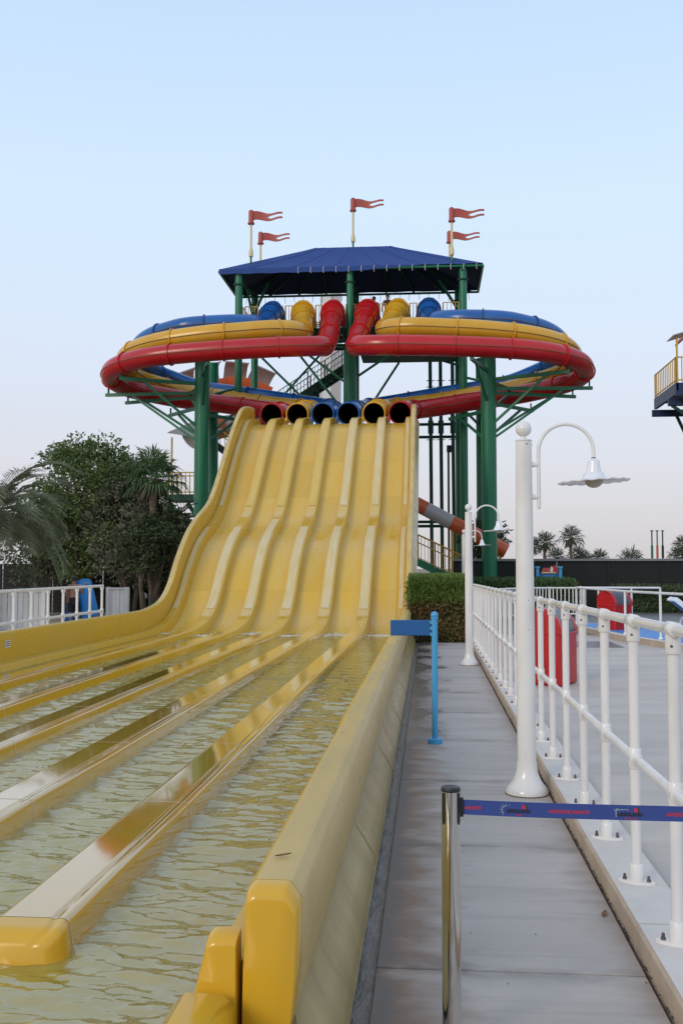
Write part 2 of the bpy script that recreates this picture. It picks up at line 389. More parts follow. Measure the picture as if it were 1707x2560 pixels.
deck = thing('pool_deck', None, None, (6, 12, .05)); tag(deck, kind='structure')
part('deck_bed', MB().box(1.132, 30, -1, 24.0, -.10, .030), M['joint'], deck, 0)
xs = [1.134, 4.2, 7.6, 11, 15, 20, 30]; ysd = [-1, 2.2, 5.2, 8.2, 11.2, 14.2, 17.2, 20.2, 24.0]
for a, b in zip(xs, xs[1:]):
    for c, d in zip(ysd, ysd[1:]):
        part('concrete_slab', MB().box(a + .003, b - .003, c + .003, d - .003, .031, .05 + R.uniform(-.001, .001)), M['deck'], deck, 0)
single('damp_strip', MB().box(1.8, 3.78, 20.4, 22.0, .0525, .056), M['damp'], kind='structure', smooth=0)
single('damp_path', MB().box(1.2, 30, 24.05, 38.0, -.1, .045), M['damp'], kind='structure', smooth=0)
single('planting_bed', MB().box(-3.2, 1.1, 22.3, 36, -.1, -.02), M['soil'], kind='structure', smooth=0)
single('left_pavement', MB().box(-16, -6.75, -1, 26.5, -.1, .02), M['deck'], kind='structure', smooth=0)

# ------------------------------------------------------------------ mat racer slide
LN = .92; XC = -3.36                                               # lane pitch, slide centre line
prof = spline([(0, 2.5, .03), (0, 10, .03), (0, 18, .03), (0, 21.2, .03), (0, 22.6, .07), (0, 23.8, .24), (0, 24.8, .68), (0, 25.7, 1.40), (0, 26.6, 1.98),
               (0, 27.5, 2.36), (0, 28.6, 2.71), (0, 29.4, 3.04), (0, 30.3, 3.61), (0, 31.3, 4.40), (0, 32.3, 5.20), (0, 33.2, 5.82),
               (0, 34.0, 6.30), (0, 34.8, 6.53), (0, 35.6, 6.64), (0, 36.7, 6.70)], 10)
prof = resample(prof, .12)
S = [0]
for a, b in zip(prof, prof[1:]): S.append(S[-1] + (b - a).length)
def station(s):
    s = min(max(s, 0), S[-1]); j = 0
    lo, hi = 0, len(S) - 2
    while lo < hi:
        mid = (lo + hi + 1) // 2
        if S[mid] <= s: lo = mid
        else: hi = mid - 1
    t = (s - S[lo]) / (S[lo + 1] - S[lo]); p = prof[lo].lerp(prof[lo + 1], t)
    a, b = prof[max(lo - 1, 0)], prof[min(lo + 2, len(prof) - 1)]
    d = (b - a).normalized(); n = Vector((0, -d.z, d.y)); return p, n
def s_of_y(y):
    lo, hi = 0., S[-1]
    for _ in range(40):
        m = (lo + hi) / 2
        if station(m)[0].y < y: lo = m
        else: hi = m
    return lo
def sweep(mb, section, s0, s1, step=.2, closed=True, caps=True, mi=0):
    n = max(1, round((s1 - s0) / step)); rs = []
    for k in range(n + 1):
        p, nn = station(s0 + (s1 - s0) * k / n)
        rs.append([(x, p.y + nn.y * h, p.z + nn.z * h) for x, h in section])
    return mb.rings(rs, caps, closed, mi)
def arc(cx, cy, r, a0, a1, n=5): return [(cx + r * cos(radians(a0 + (a1 - a0) * k / n)), cy + r * sin(radians(a0 + (a1 - a0) * k / n))) for k in range(n + 1)]
slide = thing('mat_racer_slide', 'wide yellow six lane mat racing slide running down into shallow water', 'water slide', (XC, 20, 0))
ycuts = [3.93 + 1.96 * k for k in range(10)]
scuts = [s_of_y(y) for y in ycuts]
while scuts[-1] + 1.96 < S[-1] - .6: scuts.append(scuts[-1] + 1.96)
scuts.append(S[-1])
sflat = s_of_y(21.4); s_c1 = s_of_y(24.35); s_c2 = s_of_y(28.0); s_c3 = s_of_y(29.75); s_c4 = s_of_y(34.4)
GAP = .004
lane_x = [XC + LN * (2.5 - k) for k in range(6)]
for cx in lane_x:
    w = .345
    sec = [(cx - w, .0), (cx - w + .05, -.003), (cx, -.008), (cx + w - .05, -.003), (cx + w, .0), (cx + w, -.03), (cx - w, -.03)]
    for a, b in zip([s_of_y(2.6)] + scuts, scuts):
        mb = MB(); sweep(mb, sec, a + GAP / 2, b - GAP / 2, .25); part('lane_panel', mb, M['lane'], slide)
div_x = [XC + LN * (2 - k) for k in range(5)]
def divider_section(cx, w=.140, h=.22):
    # left shoulder, nearly flat top, groove, raised rounded right lip, right side
    return ([(cx - w - .035, -.01), (cx - w - .02, h - .05)] + arc(cx - w + .012, h - .030, .030, 175, 90, 4) + [(cx - w + .016, h), (cx - w + .024, h), (cx - .03, h), (cx + w - .085, h), (cx + w - .075, h)] +
            [(cx + w - .066, h - .006)] + arc(cx + w - .034, h - .033, .033, 110, 0, 6) + [(cx + w + .012, h - .12), (cx + w + .035, -.01)])
for di, cx in enumerate(div_x):
    for k, (a, b) in enumerate(zip(scuts, scuts[1:])):
        mb = MB(); sweep(mb, divider_section(cx), a + GAP / 2, b - GAP / 2, .18)
        wet = a < sflat - 1
        d = part('divider_panel', mb, M['divider_wet'] if wet else M['divider'], slide)
        if a < s_of_y(20):                                        # thin bead of sealant over the seam
            sm = MB(); sec = [(x + (cx - x) * -.004, h + .0015) for x, h in divider_section(cx)[1:-1]]
            sweep(sm, sec, a - .003, a + .003, .003, closed=False); part('seam', sm, M['seal'], d)
    # rounded nose at the pool end
    p, nn = station(scuts[0]); rs = []
    for k in range(9):
        t = k / 8; yy = p.y - .006 - .15 * t
        sh = 1 - .05 * t - (.30 * max(0, t - .55) / .45) ** 2 * 2.2
        sec = divider_section(cx, .140 + .012 * min(1, t * 3) - .05 * max(0, t - .7) / .3, .22 * sh)
        rs.append([(x, yy, p.z + h) for x, h in sec])
    mb = MB(); mb.rings(rs); part('end_nose', mb, M['end_piece'], slide, 50)
    sm = MB(); sec = [(x, h + .002) for x, h in divider_section(cx, .153, .22)[1:-1]]
    # rub strips on the steep part, paler than the dividers
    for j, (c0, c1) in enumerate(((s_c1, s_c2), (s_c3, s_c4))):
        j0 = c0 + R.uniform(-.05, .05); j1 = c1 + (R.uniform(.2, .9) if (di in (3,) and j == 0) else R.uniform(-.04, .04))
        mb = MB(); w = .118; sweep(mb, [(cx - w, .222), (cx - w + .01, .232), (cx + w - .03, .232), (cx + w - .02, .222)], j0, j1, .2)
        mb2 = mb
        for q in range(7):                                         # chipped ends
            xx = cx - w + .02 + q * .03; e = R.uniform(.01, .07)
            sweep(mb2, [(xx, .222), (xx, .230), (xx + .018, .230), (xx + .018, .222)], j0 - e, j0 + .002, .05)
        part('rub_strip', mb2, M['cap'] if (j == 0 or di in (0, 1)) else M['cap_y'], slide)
def wall(side):
    X0 = XC + side * 2.59                                         # lane edge
    def X(a): return X0 + side * a
    def ledge_section(h, w=1): return [(X(-.02), -.02), (X(.02 * w), .10), (X(.108 * w), h - .04)] + [(X(.108 * w + .035 * (1 - cos(t))), h - .04 + .035 * sin(t)) for t in (.4, .8, 1.2, 1.57)] + [(X(.150 * w + .005), h - .005), (X(.19), h - .003), (X(.208), h - .006), (X(.2125), -.02)]
    ledge, low, flat_ledge, near_ledge = ledge_section(.50), ledge_section(.215, .3), ledge_section(.40, .7), ledge_section(.40)
    body = [(X(.2135), -.02), (X(.219), .40), (X(.227), .595)] + [(X(.227 + .035 * (1 - cos(t))), .6 + .036 * sin(t)) for t in (.4, .8, 1.2, 1.57)]
    outer = [(X(.268), .636), (X(.275), .636), (X(.335), .636), (X(.344), .636), (X(.358), .632), (X(.382), .598), (X(.390), .585), (X(.388), .40), (X(.374), .27), (X(.372), .255)]
    inn = MB(); top = []
    bodysec = body + outer + [(X(.33), .255), (X(.33), -.02)]
    cuts = [s_of_y(3.1)] + [s_of_y(3.1 + 2.45 * k) for k in range(1, 8)]
    while cuts[-1] + 2.3 < S[-1]: cuts.append(cuts[-1] + 2.3)
    cuts[-1] = S[-1] - .55
    for k, (a, b) in enumerate(zip(cuts, cuts[1:])):
        mb = MB(); n0 = len(body)
        g = GAP / 2
        sweep(mb, bodysec, a + g, b - g, .22)
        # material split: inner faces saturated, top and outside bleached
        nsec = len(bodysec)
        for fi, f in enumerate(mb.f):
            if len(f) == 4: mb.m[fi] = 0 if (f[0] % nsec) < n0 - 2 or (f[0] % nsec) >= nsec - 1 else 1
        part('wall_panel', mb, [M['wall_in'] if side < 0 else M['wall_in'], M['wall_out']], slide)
        mb = MB(); sweep(mb, low if side < 0 else near_ledge if b < s_of_y(8.5) else flat_ledge if b < s_of_y(20.5) else low, a + g, b - g, .22); part('ledge_panel', mb, M['wall_in'], slide)
        # skirt panel under the overhang
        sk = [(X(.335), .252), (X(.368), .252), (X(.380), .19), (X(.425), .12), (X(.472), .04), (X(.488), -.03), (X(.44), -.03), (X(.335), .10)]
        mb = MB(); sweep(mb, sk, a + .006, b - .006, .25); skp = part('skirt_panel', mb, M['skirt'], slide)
        if b < s_of_y(22):
            for e in (a + .012,):                     # upright stiffening flanges
                mb = MB(); sweep(mb, [(X(.36), .250), (X(.383), .188), (X(.428), .122), (X(.475), .043), (X(.491), -.02), (X(.40), -.02)], e, e + .012, .012); part('stiffener', mb, M['skirt'], skp)
    # rub strip on the ledge of the steep part
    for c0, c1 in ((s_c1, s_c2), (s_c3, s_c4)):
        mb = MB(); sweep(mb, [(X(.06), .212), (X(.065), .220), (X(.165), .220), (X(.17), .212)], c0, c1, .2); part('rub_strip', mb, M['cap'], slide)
    # end piece: rounded front faces at the pool end
    p, nn = station(s_of_y(3.1))
    rs = []
    for k in range(7):
        t = k / 6; yy = p.y - .004 - .075 * sin(t * pi / 2); s = 1 - .06 * (1 - cos(t * pi / 2))
        cxm = X(.30)
        sec = body + outer + [(X(.33), .255), (X(.33), -.02)]
        rs.append([(cxm + (x - cxm) * (1 - .12 * (1 - cos(t * pi / 2))), yy, .03 + h * s) for x, h in sec])
    mb = MB(); mb.rings(rs); part('end_piece', mb, M['end_piece'], slide, 50)
    rs = []
    for k in range(7):
        t = k / 6; yy = p.y - .004 - .07 * sin(t * pi / 2); s = 1 - .07 * (1 - cos(t * pi / 2)); cxm = X(.16)
        rs.append([(cxm + (x - cxm) * (1 - .12 * (1 - cos(t * pi / 2))), yy, .03 + h * s) for x, h in ledge])
    mb = MB(); mb.rings(rs); part('end_piece', mb, M['end_piece'], slide, 50)
    a, b = X(.03), X(.21)                                       # low step in front of the end piece
    mb = MB(); mb.bbox(min(a, b), max(a, b), 2.1, p.y - .085, -.02, .375, .035); part('end_step', mb, M['end_piece'], slide, 50)
wall(1); wall(-1)
# white sticker on the inside of the far left wall (printed rows too small to read)
st = MB(); sx = XC - 2.59 - .219
st.add([(sx + .004, 14.58, .432), (sx + .004, 14.78, .432), (sx + .004, 14.78, .535), (sx + .004, 14.58, .535)], [(0, 1, 2, 3)])
stk = part('sticker', st, M['whitef'], slide, 0)
for k in range(3):
    z = .514 - .029 * k; mb = MB()
    for j in range(4):
        y0 = 14.60 + .041 * j + R.uniform(0, .006); mb.box(sx + .005, sx + .0065, y0, y0 + .031, z - .006, z + .006)
    part('print_row', mb, M['print_black'], stk, 0)
# steel legs carrying the steep part
for y in (25.6, 28.6, 31.2, 33.8):
    for x in (-1.0, -3.36, -5.7):
        p, _ = station(s_of_y(y)); mb = MB(); mb.tube([(x, y, -.1), (x, y, p.z - .30)], .09, 10); part('support_leg', mb, M['green'], slide)

# water in the run-out lanes: one rippled sheet, real waves
WZ = .135
waves = []
for k in range(40):
    lam = R.choice((.055, .07, .09, .12, .16, .22, .34)) * R.uniform(.85, 1.2)
    th = R.gauss(pi / 2 - .10, .38); A = .0092 * lam * R.uniform(.6, 1.3)
    waves.append((2 * pi / lam * cos(th), 2 * pi / lam * sin(th), R.uniform(0, 6.28), A))
def wave(x, y):
    h = 0; gx = .6 + .6 * sin(x * 1.1 + 1.7 * sin(y * .7)) * sin(y * 1.3 + x * .4)
    xx = x + .05 * sin(3.1 * y + x); yy = y + .06 * sin(2.3 * x + .8 * y)
    for kx, ky, ph, A in waves: h += A * sin(kx * xx + ky * yy + ph)
    damp = min(1, max(.18, (24.5 - y) / 14))
    return h * (.55 + .45 * gx) * damp
rows = [1.2]
while rows[-1] < 22.9: rows.append(rows[-1] + .009 + .0032 * max(0, rows[-1] - 2.5))
nx = 300; x0, x1 = XC - 2.62, XC + 2.62
mb = MB()
mb.v = [(x0 + (x1 - x0) * i / nx, y, WZ + wave(x0 + (x1 - x0) * i / nx, y)) for y in rows for i in range(nx + 1)]
mb.f = [(j * (nx + 1) + i, j * (nx + 1) + i + 1, (j + 1) * (nx + 1) + i + 1, (j + 1) * (nx + 1) + i) for j in range(len(rows) - 1) for i in range(nx)]
mb.m = [0] * len(mb.f)
single('water', mb, M['water'], kind='structure', smooth=180)
single('pool_floor', MB().box(XC - 2.62, XC + 2.62, 1.0, 2.598, -.05, .0), M['lane'], kind='structure', smooth=0)
single('pool_edge', MB().bbox(XC - 2.9, XC + 2.9, .5, 1.0, -.1, .22, .02), M['deck'], kind='structure', smooth=0)
# white foam where the lanes meet the water
mb = MB()
for cx in lane_x:
    for k in range(260):
        yy = R.gauss(22.3 + .35 * sin(cx * 3), .10 if k % 3 else .5); xx = cx + R.uniform(-.3, .3); r = R.uniform(.008, .030)
        if R.random() < .45: continue
        mb.sphere((xx, yy, max(WZ - .003, .05 + (yy - 22.2) * .05)), r, 6, 3, (1.8, 1.2, .35))
single('foam', mb, M['shade'], kind='stuff', smooth=60)

# ------------------------------------------------------------------ tube slides
XM = -3.3
def helix(k, side):
    dY = .92 * k; dz = (.0, .80, 1.42)[k]; e = .28 * k
    if k == 0: pts = [(.74, 44.1, 12.70), (.74, 43.5, 12.62), (.72, 42.7, 12.25), (.66, 41.6, 11.62), (.60, 40.2, 10.86), (.58, 38.9, 10.22), (.80, 38.05, 9.97)]
    if k == 1: pts = [(2.06, 44.1, 12.70), (2.05, 43.5, 12.62), (1.96, 42.7, 12.25), (1.80, 41.6, 11.66), (1.66, 40.3, 11.10), (1.72, 39.3, 10.85), (2.05, 38.75, 10.76)]
    if k == 2: pts = [(3.38, 44.1, 12.70), (3.38, 43.5, 12.62), (3.38, 42.7, 12.28), (3.40, 41.8, 11.85), (3.52, 40.7, 11.45), (3.80, 40.0, 11.32)]
    if k == 0: pts += [(1.45, 37.62, 9.86), (2.5, 37.5, 9.82), (4.8, 37.5, 9.72)]
    if k == 1: pts += [(2.8, 38.45, 10.70), (4.0, 38.4, 10.62), (5.2, 38.4, 10.54)]
    if k == 2: pts += [(4.5, 39.5, 11.22), (5.6, 39.35, 11.15), (6.2, 39.35, 11.10)]
    zf = (9.62, 10.41, 11.07)[k]; kd = (1, 1.42, 1.70)[k]
    pts += [(6.9 - e * .3, 37.75 + dY, zf), (8.2 - e * .7, 38.3 + dY, zf - kd * .10), (9.05 - e, 39.05 + dY, zf - kd * .24), (9.36 - e, 40.1 + dY, zf - kd * .42), (9.05 - e, 41.2 + dY, zf - kd * .58),
            (8.2 - e * .7, 41.95 + dY, zf - kd * .72), (6.9 - e * .3, 42.35 + dY, zf - kd * .92)]
    if k == 0: pts += [(5.3, 42.4, 8.50), (4.0, 42.25, 8.28), (3.0, 41.75, 8.08), (2.45, 40.8, 7.88), (2.32, 39.6, 7.65), (2.32, 37.6, 7.30), (2.32, 36.62, 7.16)]
    if k == 1: pts += [(5.3, 43.3, 8.87), (3.8, 43.25, 8.62), (2.55, 42.95, 8.42), (1.70, 42.2, 8.22), (1.40, 41.0, 7.98), (1.38, 39.0, 7.66), (1.38, 37.6, 7.34), (1.38, 36.62, 7.16)]
    if k == 2: pts += [(5.3, 44.2, 9.26), (3.8, 44.1, 9.02), (2.2, 43.95, 8.74), (1.10, 43.4, 8.48), (.60, 42.3, 8.20), (.48, 41.0, 7.94), (.46, 39.0, 7.62), (.46, 37.6, 7.32), (.46, 36.62, 7.16)]
    return [Vector((XM - side * u, y, z)) for u, y, z in pts]
TR = .38
def tube_frame(pts, i):
    t = (pts[min(i + 1, len(pts) - 1)] - pts[max(i - 1, 0)]).normalized()
    s = t.cross(Vector((0, 0, 1))).normalized(); u = s.cross(t); return t, s, u
def tube_slide(k, side, label):
    c = ('red', 'yellow', 'blue')[k]
    pts = resample(spline(helix(k, side), 14), .16)
    th = thing('tube_slide', label, 'tube slide', pts[0], 'coloured tube slides on the tower')
    L = len(pts); per = 13
    n = 28
    def ring(i, r, ribs=False):
        t, s, u = tube_frame(pts, i); o = []
        for q in range(n):
            a = 2 * pi * q / n; rr = r
            o.append(pts[i] + (s * cos(a) + u * sin(a)) * rr)
        return o
    i0 = 0; bounds = list(range(0, L - 5, per)) + [L - 1]
    for a, b in zip(bounds, bounds[1:]):
        mb = MB()
        start = 5 if a == 0 else a
        if a == 0:                                               # wider start section behind an arched portal plate
            start = 7
            fat = lambda i: TR + .10 * (1 - max(0, min(1, (i - 8) / 6)))
            MBh = MB(); MBh.rings([ring(i, TR + .10) for i in range(0, 8)], caps=False); hood = part('entry_hood', MBh, M[c], th, 40)
            e = pts[0]; o = []
            for q in range(-8, 9):
                f = abs(q) / 8; o.append((e.x + .62 * (1 if q > 0 else -1) * f ** .62, 13.22 - 1.2 * f ** 1.9))
            MBh = MB(); MBh.rings([[(x, yy, z) for x, z in o] for yy in (43.62, 43.70)]); part('entry_portal', MBh, M[c], th, 40)
            for ih in (4, 8):
                t, s, u = tube_frame(pts, ih); rs = []
                for (d, r) in ((-.022, TR + .09), (-.022, TR + .145), (.022, TR + .145), (.022, TR + .09)):
                    rs.append([pts[ih] + t * d + (s * cos(2 * pi * q / n) + u * sin(2 * pi * q / n)) * r for q in range(n)])
                MBh = MB(); MBh.rings(rs, caps=False); part('flange', MBh, M[c + 'f'], th, 40)
        else: fat = lambda i: TR
        mb.rings([ring(i, fat(i)) for i in range(start, b + 1)], caps=False)
        tube = part('tube_section', mb, M[c], th, 40)
        # bolted lengthwise seam, one each side, and its dark joint line
        for sd in (-1, 1) if a else ():
            mb = MB(); rs = []
            for i in range(start, b + 1):
                t, s, u = tube_frame(pts, i); ce = pts[i] - u * .03
                rs.append([ce + s * sd * (TR - .01) + u * .010, ce + s * sd * (TR + .024) + u * .010, ce + s * sd * (TR + .024) - u * .010, ce + s * sd * (TR - .01) - u * .010])
            mb.rings(rs); part('side_seam', mb, M['joint'] if c != 'yellow' else M['joint'], tube)
        t, s, u = tube_frame(pts, b); mb = MB(); rs = []
        if b < L - 1 and b > 8:
            for (d, r) in ((-.022, TR + .002), (-.022, TR + .05), (.022, TR + .05), (.022, TR + .002)):
                rs.append([pts[b] + t * d + (s * cos(2 * pi * q / n) + u * sin(2 * pi * q / n)) * r for q in range(n)])
            mb.rings(rs, caps=False)
            fl = part('flange', mb, M[c + 'f'], th, 40)
            mb = MB()
            for q in range(0, n, 2):
                a2 = 2 * pi * (q + .5) / n; p = pts[b] + (s * cos(a2) + u * sin(a2)) * (TR + .033)
                mb.tube([p - t * .034, p + t * .034], .010, 5)
            part('flange_bolt', mb, M['joint'], fl)
    # exit mouth: collar, throat lined near-black for its inner shade, feet either side
    mb = MB(); e = pts[-1]; t, s, u = tube_frame(pts, L - 1); rs = []
    for d, r in ((-.50, TR + .005), (-.48, TR + .05), (-.44, TR + .05), (-.42, TR + .02), (.16, TR + .03), (.19, TR + .045), (.22, TR + .03), (.22, TR - .005), (-.1, TR - .02)):
        rs.append([e + t * d + (s * cos(2 * pi * q / n) + u * sin(2 * pi * q / n)) * r for q in range(n)])
    mb.rings(rs, caps=False); m = part('exit_mouth', mb, M[c], th, 40)
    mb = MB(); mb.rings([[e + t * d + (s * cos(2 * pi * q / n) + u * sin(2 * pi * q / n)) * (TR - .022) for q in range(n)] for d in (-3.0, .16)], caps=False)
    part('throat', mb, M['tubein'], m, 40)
    mb = MB()
    for sd in (-1, 1): mb.bbox(e.x + sd * .41 - .045, e.x + sd * .41 + .045, e.y - .24, e.y + .1, e.z - .52, e.z - .16, .008)
    part('side_foot', mb, M[c], m)
    return th
TL = [('red', 'red tube slide of the left loop, nearest and lowest of its three', 'red tube slide of the right loop, nearest and lowest of its three'),
      ('yellow', 'yellow tube slide of the left loop, between the red and blue tubes', 'yellow tube slide of the right loop, between the red and blue tubes'),
      ('blue', 'blue tube slide of the left loop, behind the yellow tube', 'blue tube slide of the right loop, behind the yellow tube')]
for k in range(3):
    tube_slide(k, 1, TL[k][1]); tube_slide(k, -1, TL[k][2])

# ------------------------------------------------------------------ tower
tower = thing('slide_tower', 'green steel slide tower with open platform under a blue fabric roof', 'tower', (XM, 45, 0))
def W(u, y, z): return (XM - u, y, z)
def bolted_post(u, y, r, z0, z1, rlow=None, zsw=0):
    mb = MB()
    if rlow: mb.tube([W(u, y, z0), W(u, y, zsw)], rlow, 24); mb.tube([W(u, y, zsw + .001), W(u, y, z1)], r, 18)
    else: mb.tube([W(u, y, z0), W(u, y, z1)], r, 18)
    p = part('post', mb, M['green'], tower)
    mb = MB(); mb.lathe([(r + .07, -.03), (r + .07, .03)], W(u, y, z1 - .55), 18); part('bolt_flange', mb, M['dgreen'], p)
for u in (4.82, -4.82): bolted_post(u, 43.3, .165, -.1, 14.4)
bolted_post(0, 43.3, .145, -.1, 14.4, .285, 10.9)
for u in (4.72, .0, -4.72): bolted_post(u, 46.8, .165, -.1, 14.4)
# roof: hipped fabric stretched over beams
EU, EY0, EY1, EZ, RZ = 5.66, 43.1, 47.3, 14.50, 16.0
RU = 1.65; RYc = 45.2
def fab(u0, y0, u1, y1, ru0, ru1, name, lab=None):
    mb = MB(); n, m = 18, 6; v = []
    for j in range(m + 1):
        t = j / m
        for i in range(n + 1):
            s = i / n
            bx = (u0 + (u1 - u0) * s); by = y0 + (y1 - y0) * s
            tx = ru0 + (ru1 - ru0) * s; ty = RYc
            sag = -.10 * sin(pi * t) * sin(pi * s) - .015 * sin(s * 40) * (1 - t) ** 3
            v.append(W(bx + (tx - bx) * t, by + (ty - by) * t, EZ + (RZ - EZ) * t + sag))
    f = [(j * (n + 1) + i, j * (n + 1) + i + 1, (j + 1) * (n + 1) + i + 1, (j + 1) * (n + 1) + i) for j in range(m) for i in range(n)]
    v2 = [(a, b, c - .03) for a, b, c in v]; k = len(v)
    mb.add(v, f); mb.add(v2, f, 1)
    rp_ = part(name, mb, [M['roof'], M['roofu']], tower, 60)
    for i in range(2, n, 3):
        sm = MB(); sm.tube([Vector(v[j * (n + 1) + i]) + Vector((0, 0, .004)) for j in range(m + 1)], .014, 4); part('roof_seam', sm, M['roof'], rp_)
    return rp_
fab(EU, EY0, -EU, EY0, RU, -RU, 'roof_panel'); fab(-EU, EY1, EU, EY1, -RU, RU, 'roof_panel')
fab(EU, EY1, EU, EY0, RU, RU, 'roof_panel'); fab(-EU, EY0, -EU, EY1, -RU, -RU, 'roof_panel')
# valance hanging at the front edge, slack towards the right corner
mb = MB(); n = 60; v = []
for i in range(n + 1):
    s = i / n; u = EU - 2 * EU * s
    d = .22 if s < .52 else .22 - .20 * min(1, (s - .52) / .25)
    d += .012 * sin(s * 70)
    v += [W(u, EY0 - .02, EZ + .01), W(u, EY0 - .035, EZ - d)]
mb.add(v, [(2 * i, 2 * i + 2, 2 * i + 3, 2 * i + 1) for i in range(n)]); part('valance', mb, M['roof'], tower, 60)
for (a, b) in (((EU, EY0), (-EU, EY0)), ((EU, EY1), (-EU, EY1)), ((EU, EY0), (EU, EY1)), ((-EU, EY0), (-EU, EY1))):
    mb = MB(); mb.tube([W(a[0], a[1] + .03, EZ - .10), W(b[0], b[1] + .03, EZ - .10)], .055, 8); part('eave_beam', mb, M['green'], tower)
for i in range(15):                                              # lashings along the eave
    u = 2.2 - (2.2 + 5.4) * i / 14
    mb = MB(); mb.tube([W(u, EY0 - .05, EZ + .0), W(u + .02, EY0 - .06, EZ - .16), W(u, EY0 - .03, EZ - .26)], .012, 4); part('lashing', mb, M['whitef'], tower)
for i in range(24):
    u = 5.2 - 10.4 * i / 23; z = EZ - R.uniform(.28, .42)
    mb = MB(); mb.tube([W(u, EY1 - .02, EZ - .1), W(u + R.uniform(-.05, .05), EY1, z - .1)], .010, 4); part('lashing', mb, M['dgreen'], tower)
for u in (5.3, 4.1, 2.7, 1.4, -1.4, -2.7, -4.1, -5.3):             # rafters
    ru = max(-RU, min(RU, u))
    for ye in (EY0 + .08, EY1 - .08):
        mb = MB(); mb.bar(W(u, ye, EZ - .12), W(ru, RYc, RZ - .12), .07, .09); part('rafter', mb, M['dgreen'], tower)
for u in (4.8, 0, -4.8):
    mb = MB(); mb.bar(W(u, 43.1, EZ - .22), W(u, 47.1, EZ - .22), .1, .16); part('roof_beam', mb, M['dgreen'], tower)
for u, du in ((4.8, -1.0), (4.8, .0), (-4.8, 1.0)):
    mb = MB(); mb.bar(W(u, 46.7, 13.3), W(u + du, 44.9, EZ - .15), .1, .1); part('roof_brace', mb, M['green'], tower)
# platform
for i in range(11):
    u = 4.75 - i * .95
    mb = MB(); mb.box(min(XM - u + .42, XM - u - .42), max(XM - u + .42, XM - u - .42), 43.75, 46.7, 11.98, 12.03); part('deck_plate', mb, M['dgreen'], tower)
for y in (43.65, 45.2, 46.85):
    mb = MB(); mb.bar(W(4.9, y, 11.82), W(-4.9, y, 11.82), .14, .28); part('platform_beam', mb, M['dgreen'], tower)
for u in (4.9, 2.7, 1.4, 0.35, -1.4, -2.7, -4.9):
    mb = MB(); mb.bar(W(u, 43.7, 11.80), W(u, 46.8, 11.80), .10, .22); part('platform_joist', mb, M['dgreen'], tower)
mb = MB(); mb.bar(W(-.6, 44.6, 11.05), W(-5.0, 44.6, 11.05), .16, .34); part('platform_beam', mb, M['dgreen'], tower)
mb = MB(); mb.box(XM + .35, XM + 4.6, 44.7, 46.6, 11.0, 11.08); part('lower_landing', mb, M['dgreen'], tower)
mb = MB(); mb.bar(W(.0, 43.3, 11.25), W(2.0, 43.5, 11.9), .12, .12); part('platform_brace', mb, M['dgreen'], tower)
def railing(parent, p, q, h=1.0, n=8, mt='yrail', r=.02):
    p, q = Vector(p), Vector(q); up_ = Vector((0, 0, 1)); g = MB()
    rl = MB()
    for z in (h, .12): rl.tube([p + up_ * z, q + up_ * z], r, 6)
    ro = part('rail', rl, M[mt], parent)
    for i in range(n + 1):
        a = p.lerp(q, i / n); b = MB(); b.tube([a + up_ * .02, a + up_ * h], r * (1.5 if i in (0, n) else .7), 6); part('baluster', b, M[mt], ro)
for (u0, u1) in ((4.62, 4.05), (2.85, 2.55), (1.52, 1.25), (.2, -.2), (-1.25, -1.52), (-2.55, -2.85), (-3.98, -4.66)):
    railing(tower, W(u0, 43.75, 12.03), W(u1, 43.75, 12.03), .98, 2 if abs(u0 - u1) < .5 else 4)
railing(tower, W(4.7, 46.85, 12.03), W(-4.7, 46.85, 12.03), .98, 34)
railing(tower, W(4.75, 43.8, 12.03), W(4.75, 46.8, 12.03), .98, 10); railing(tower, W(-4.75, 43.8, 12.03), W(-4.75, 46.8, 12.03), .98, 10)
# V-shaped hanging brackets between the entries
for u in (2.7, 1.4, -1.4, -2.7):
    for d in (-.26, .26):
        mb = MB(); mb.tube([W(u, 43.6, 11.95), W(u + d, 43.6, 13.0)], .014, 5); part('bracket', mb, M['yrail'], tower)
# bracing under the platform
for a, b in ((W(4.8, 46.7, 8.0), W(1.5, 46.7, 11.6)), (W(1.2, 46.7, 8.2), W(4.6, 46.7, 11.6)), (W(0, 43.5, 9.6), W(-1.9, 44.5, 11.1)), (W(0, 43.5, 9.4), W(2.2, 44.5, 11.2)),
             (W(0, 43.5, 11.0), W(-2.4, 43.6, 11.3)), (W(0, 43.5, 11.05), W(3.4, 43.6, 11.45)), (W(-.3, 46.6, 8.4), W(-2.0, 46.6, 11.0)), (W(-4.8, 46.6, 10.8), W(-2.4, 46.8, 11.6)),
             (W(-4.8, 43.4, 9.7), W(-6.3, 42.8, 9.2)), (W(4.8, 43.4, 9.4), W(6.0, 42.6, 8.9)), (W(.2, 43.5, 8.2), W(2.6, 45.5, 11.4))):
    mb = MB(); mb.tube([a, b], .055, 8); part('brace', mb, M['green'], tower)
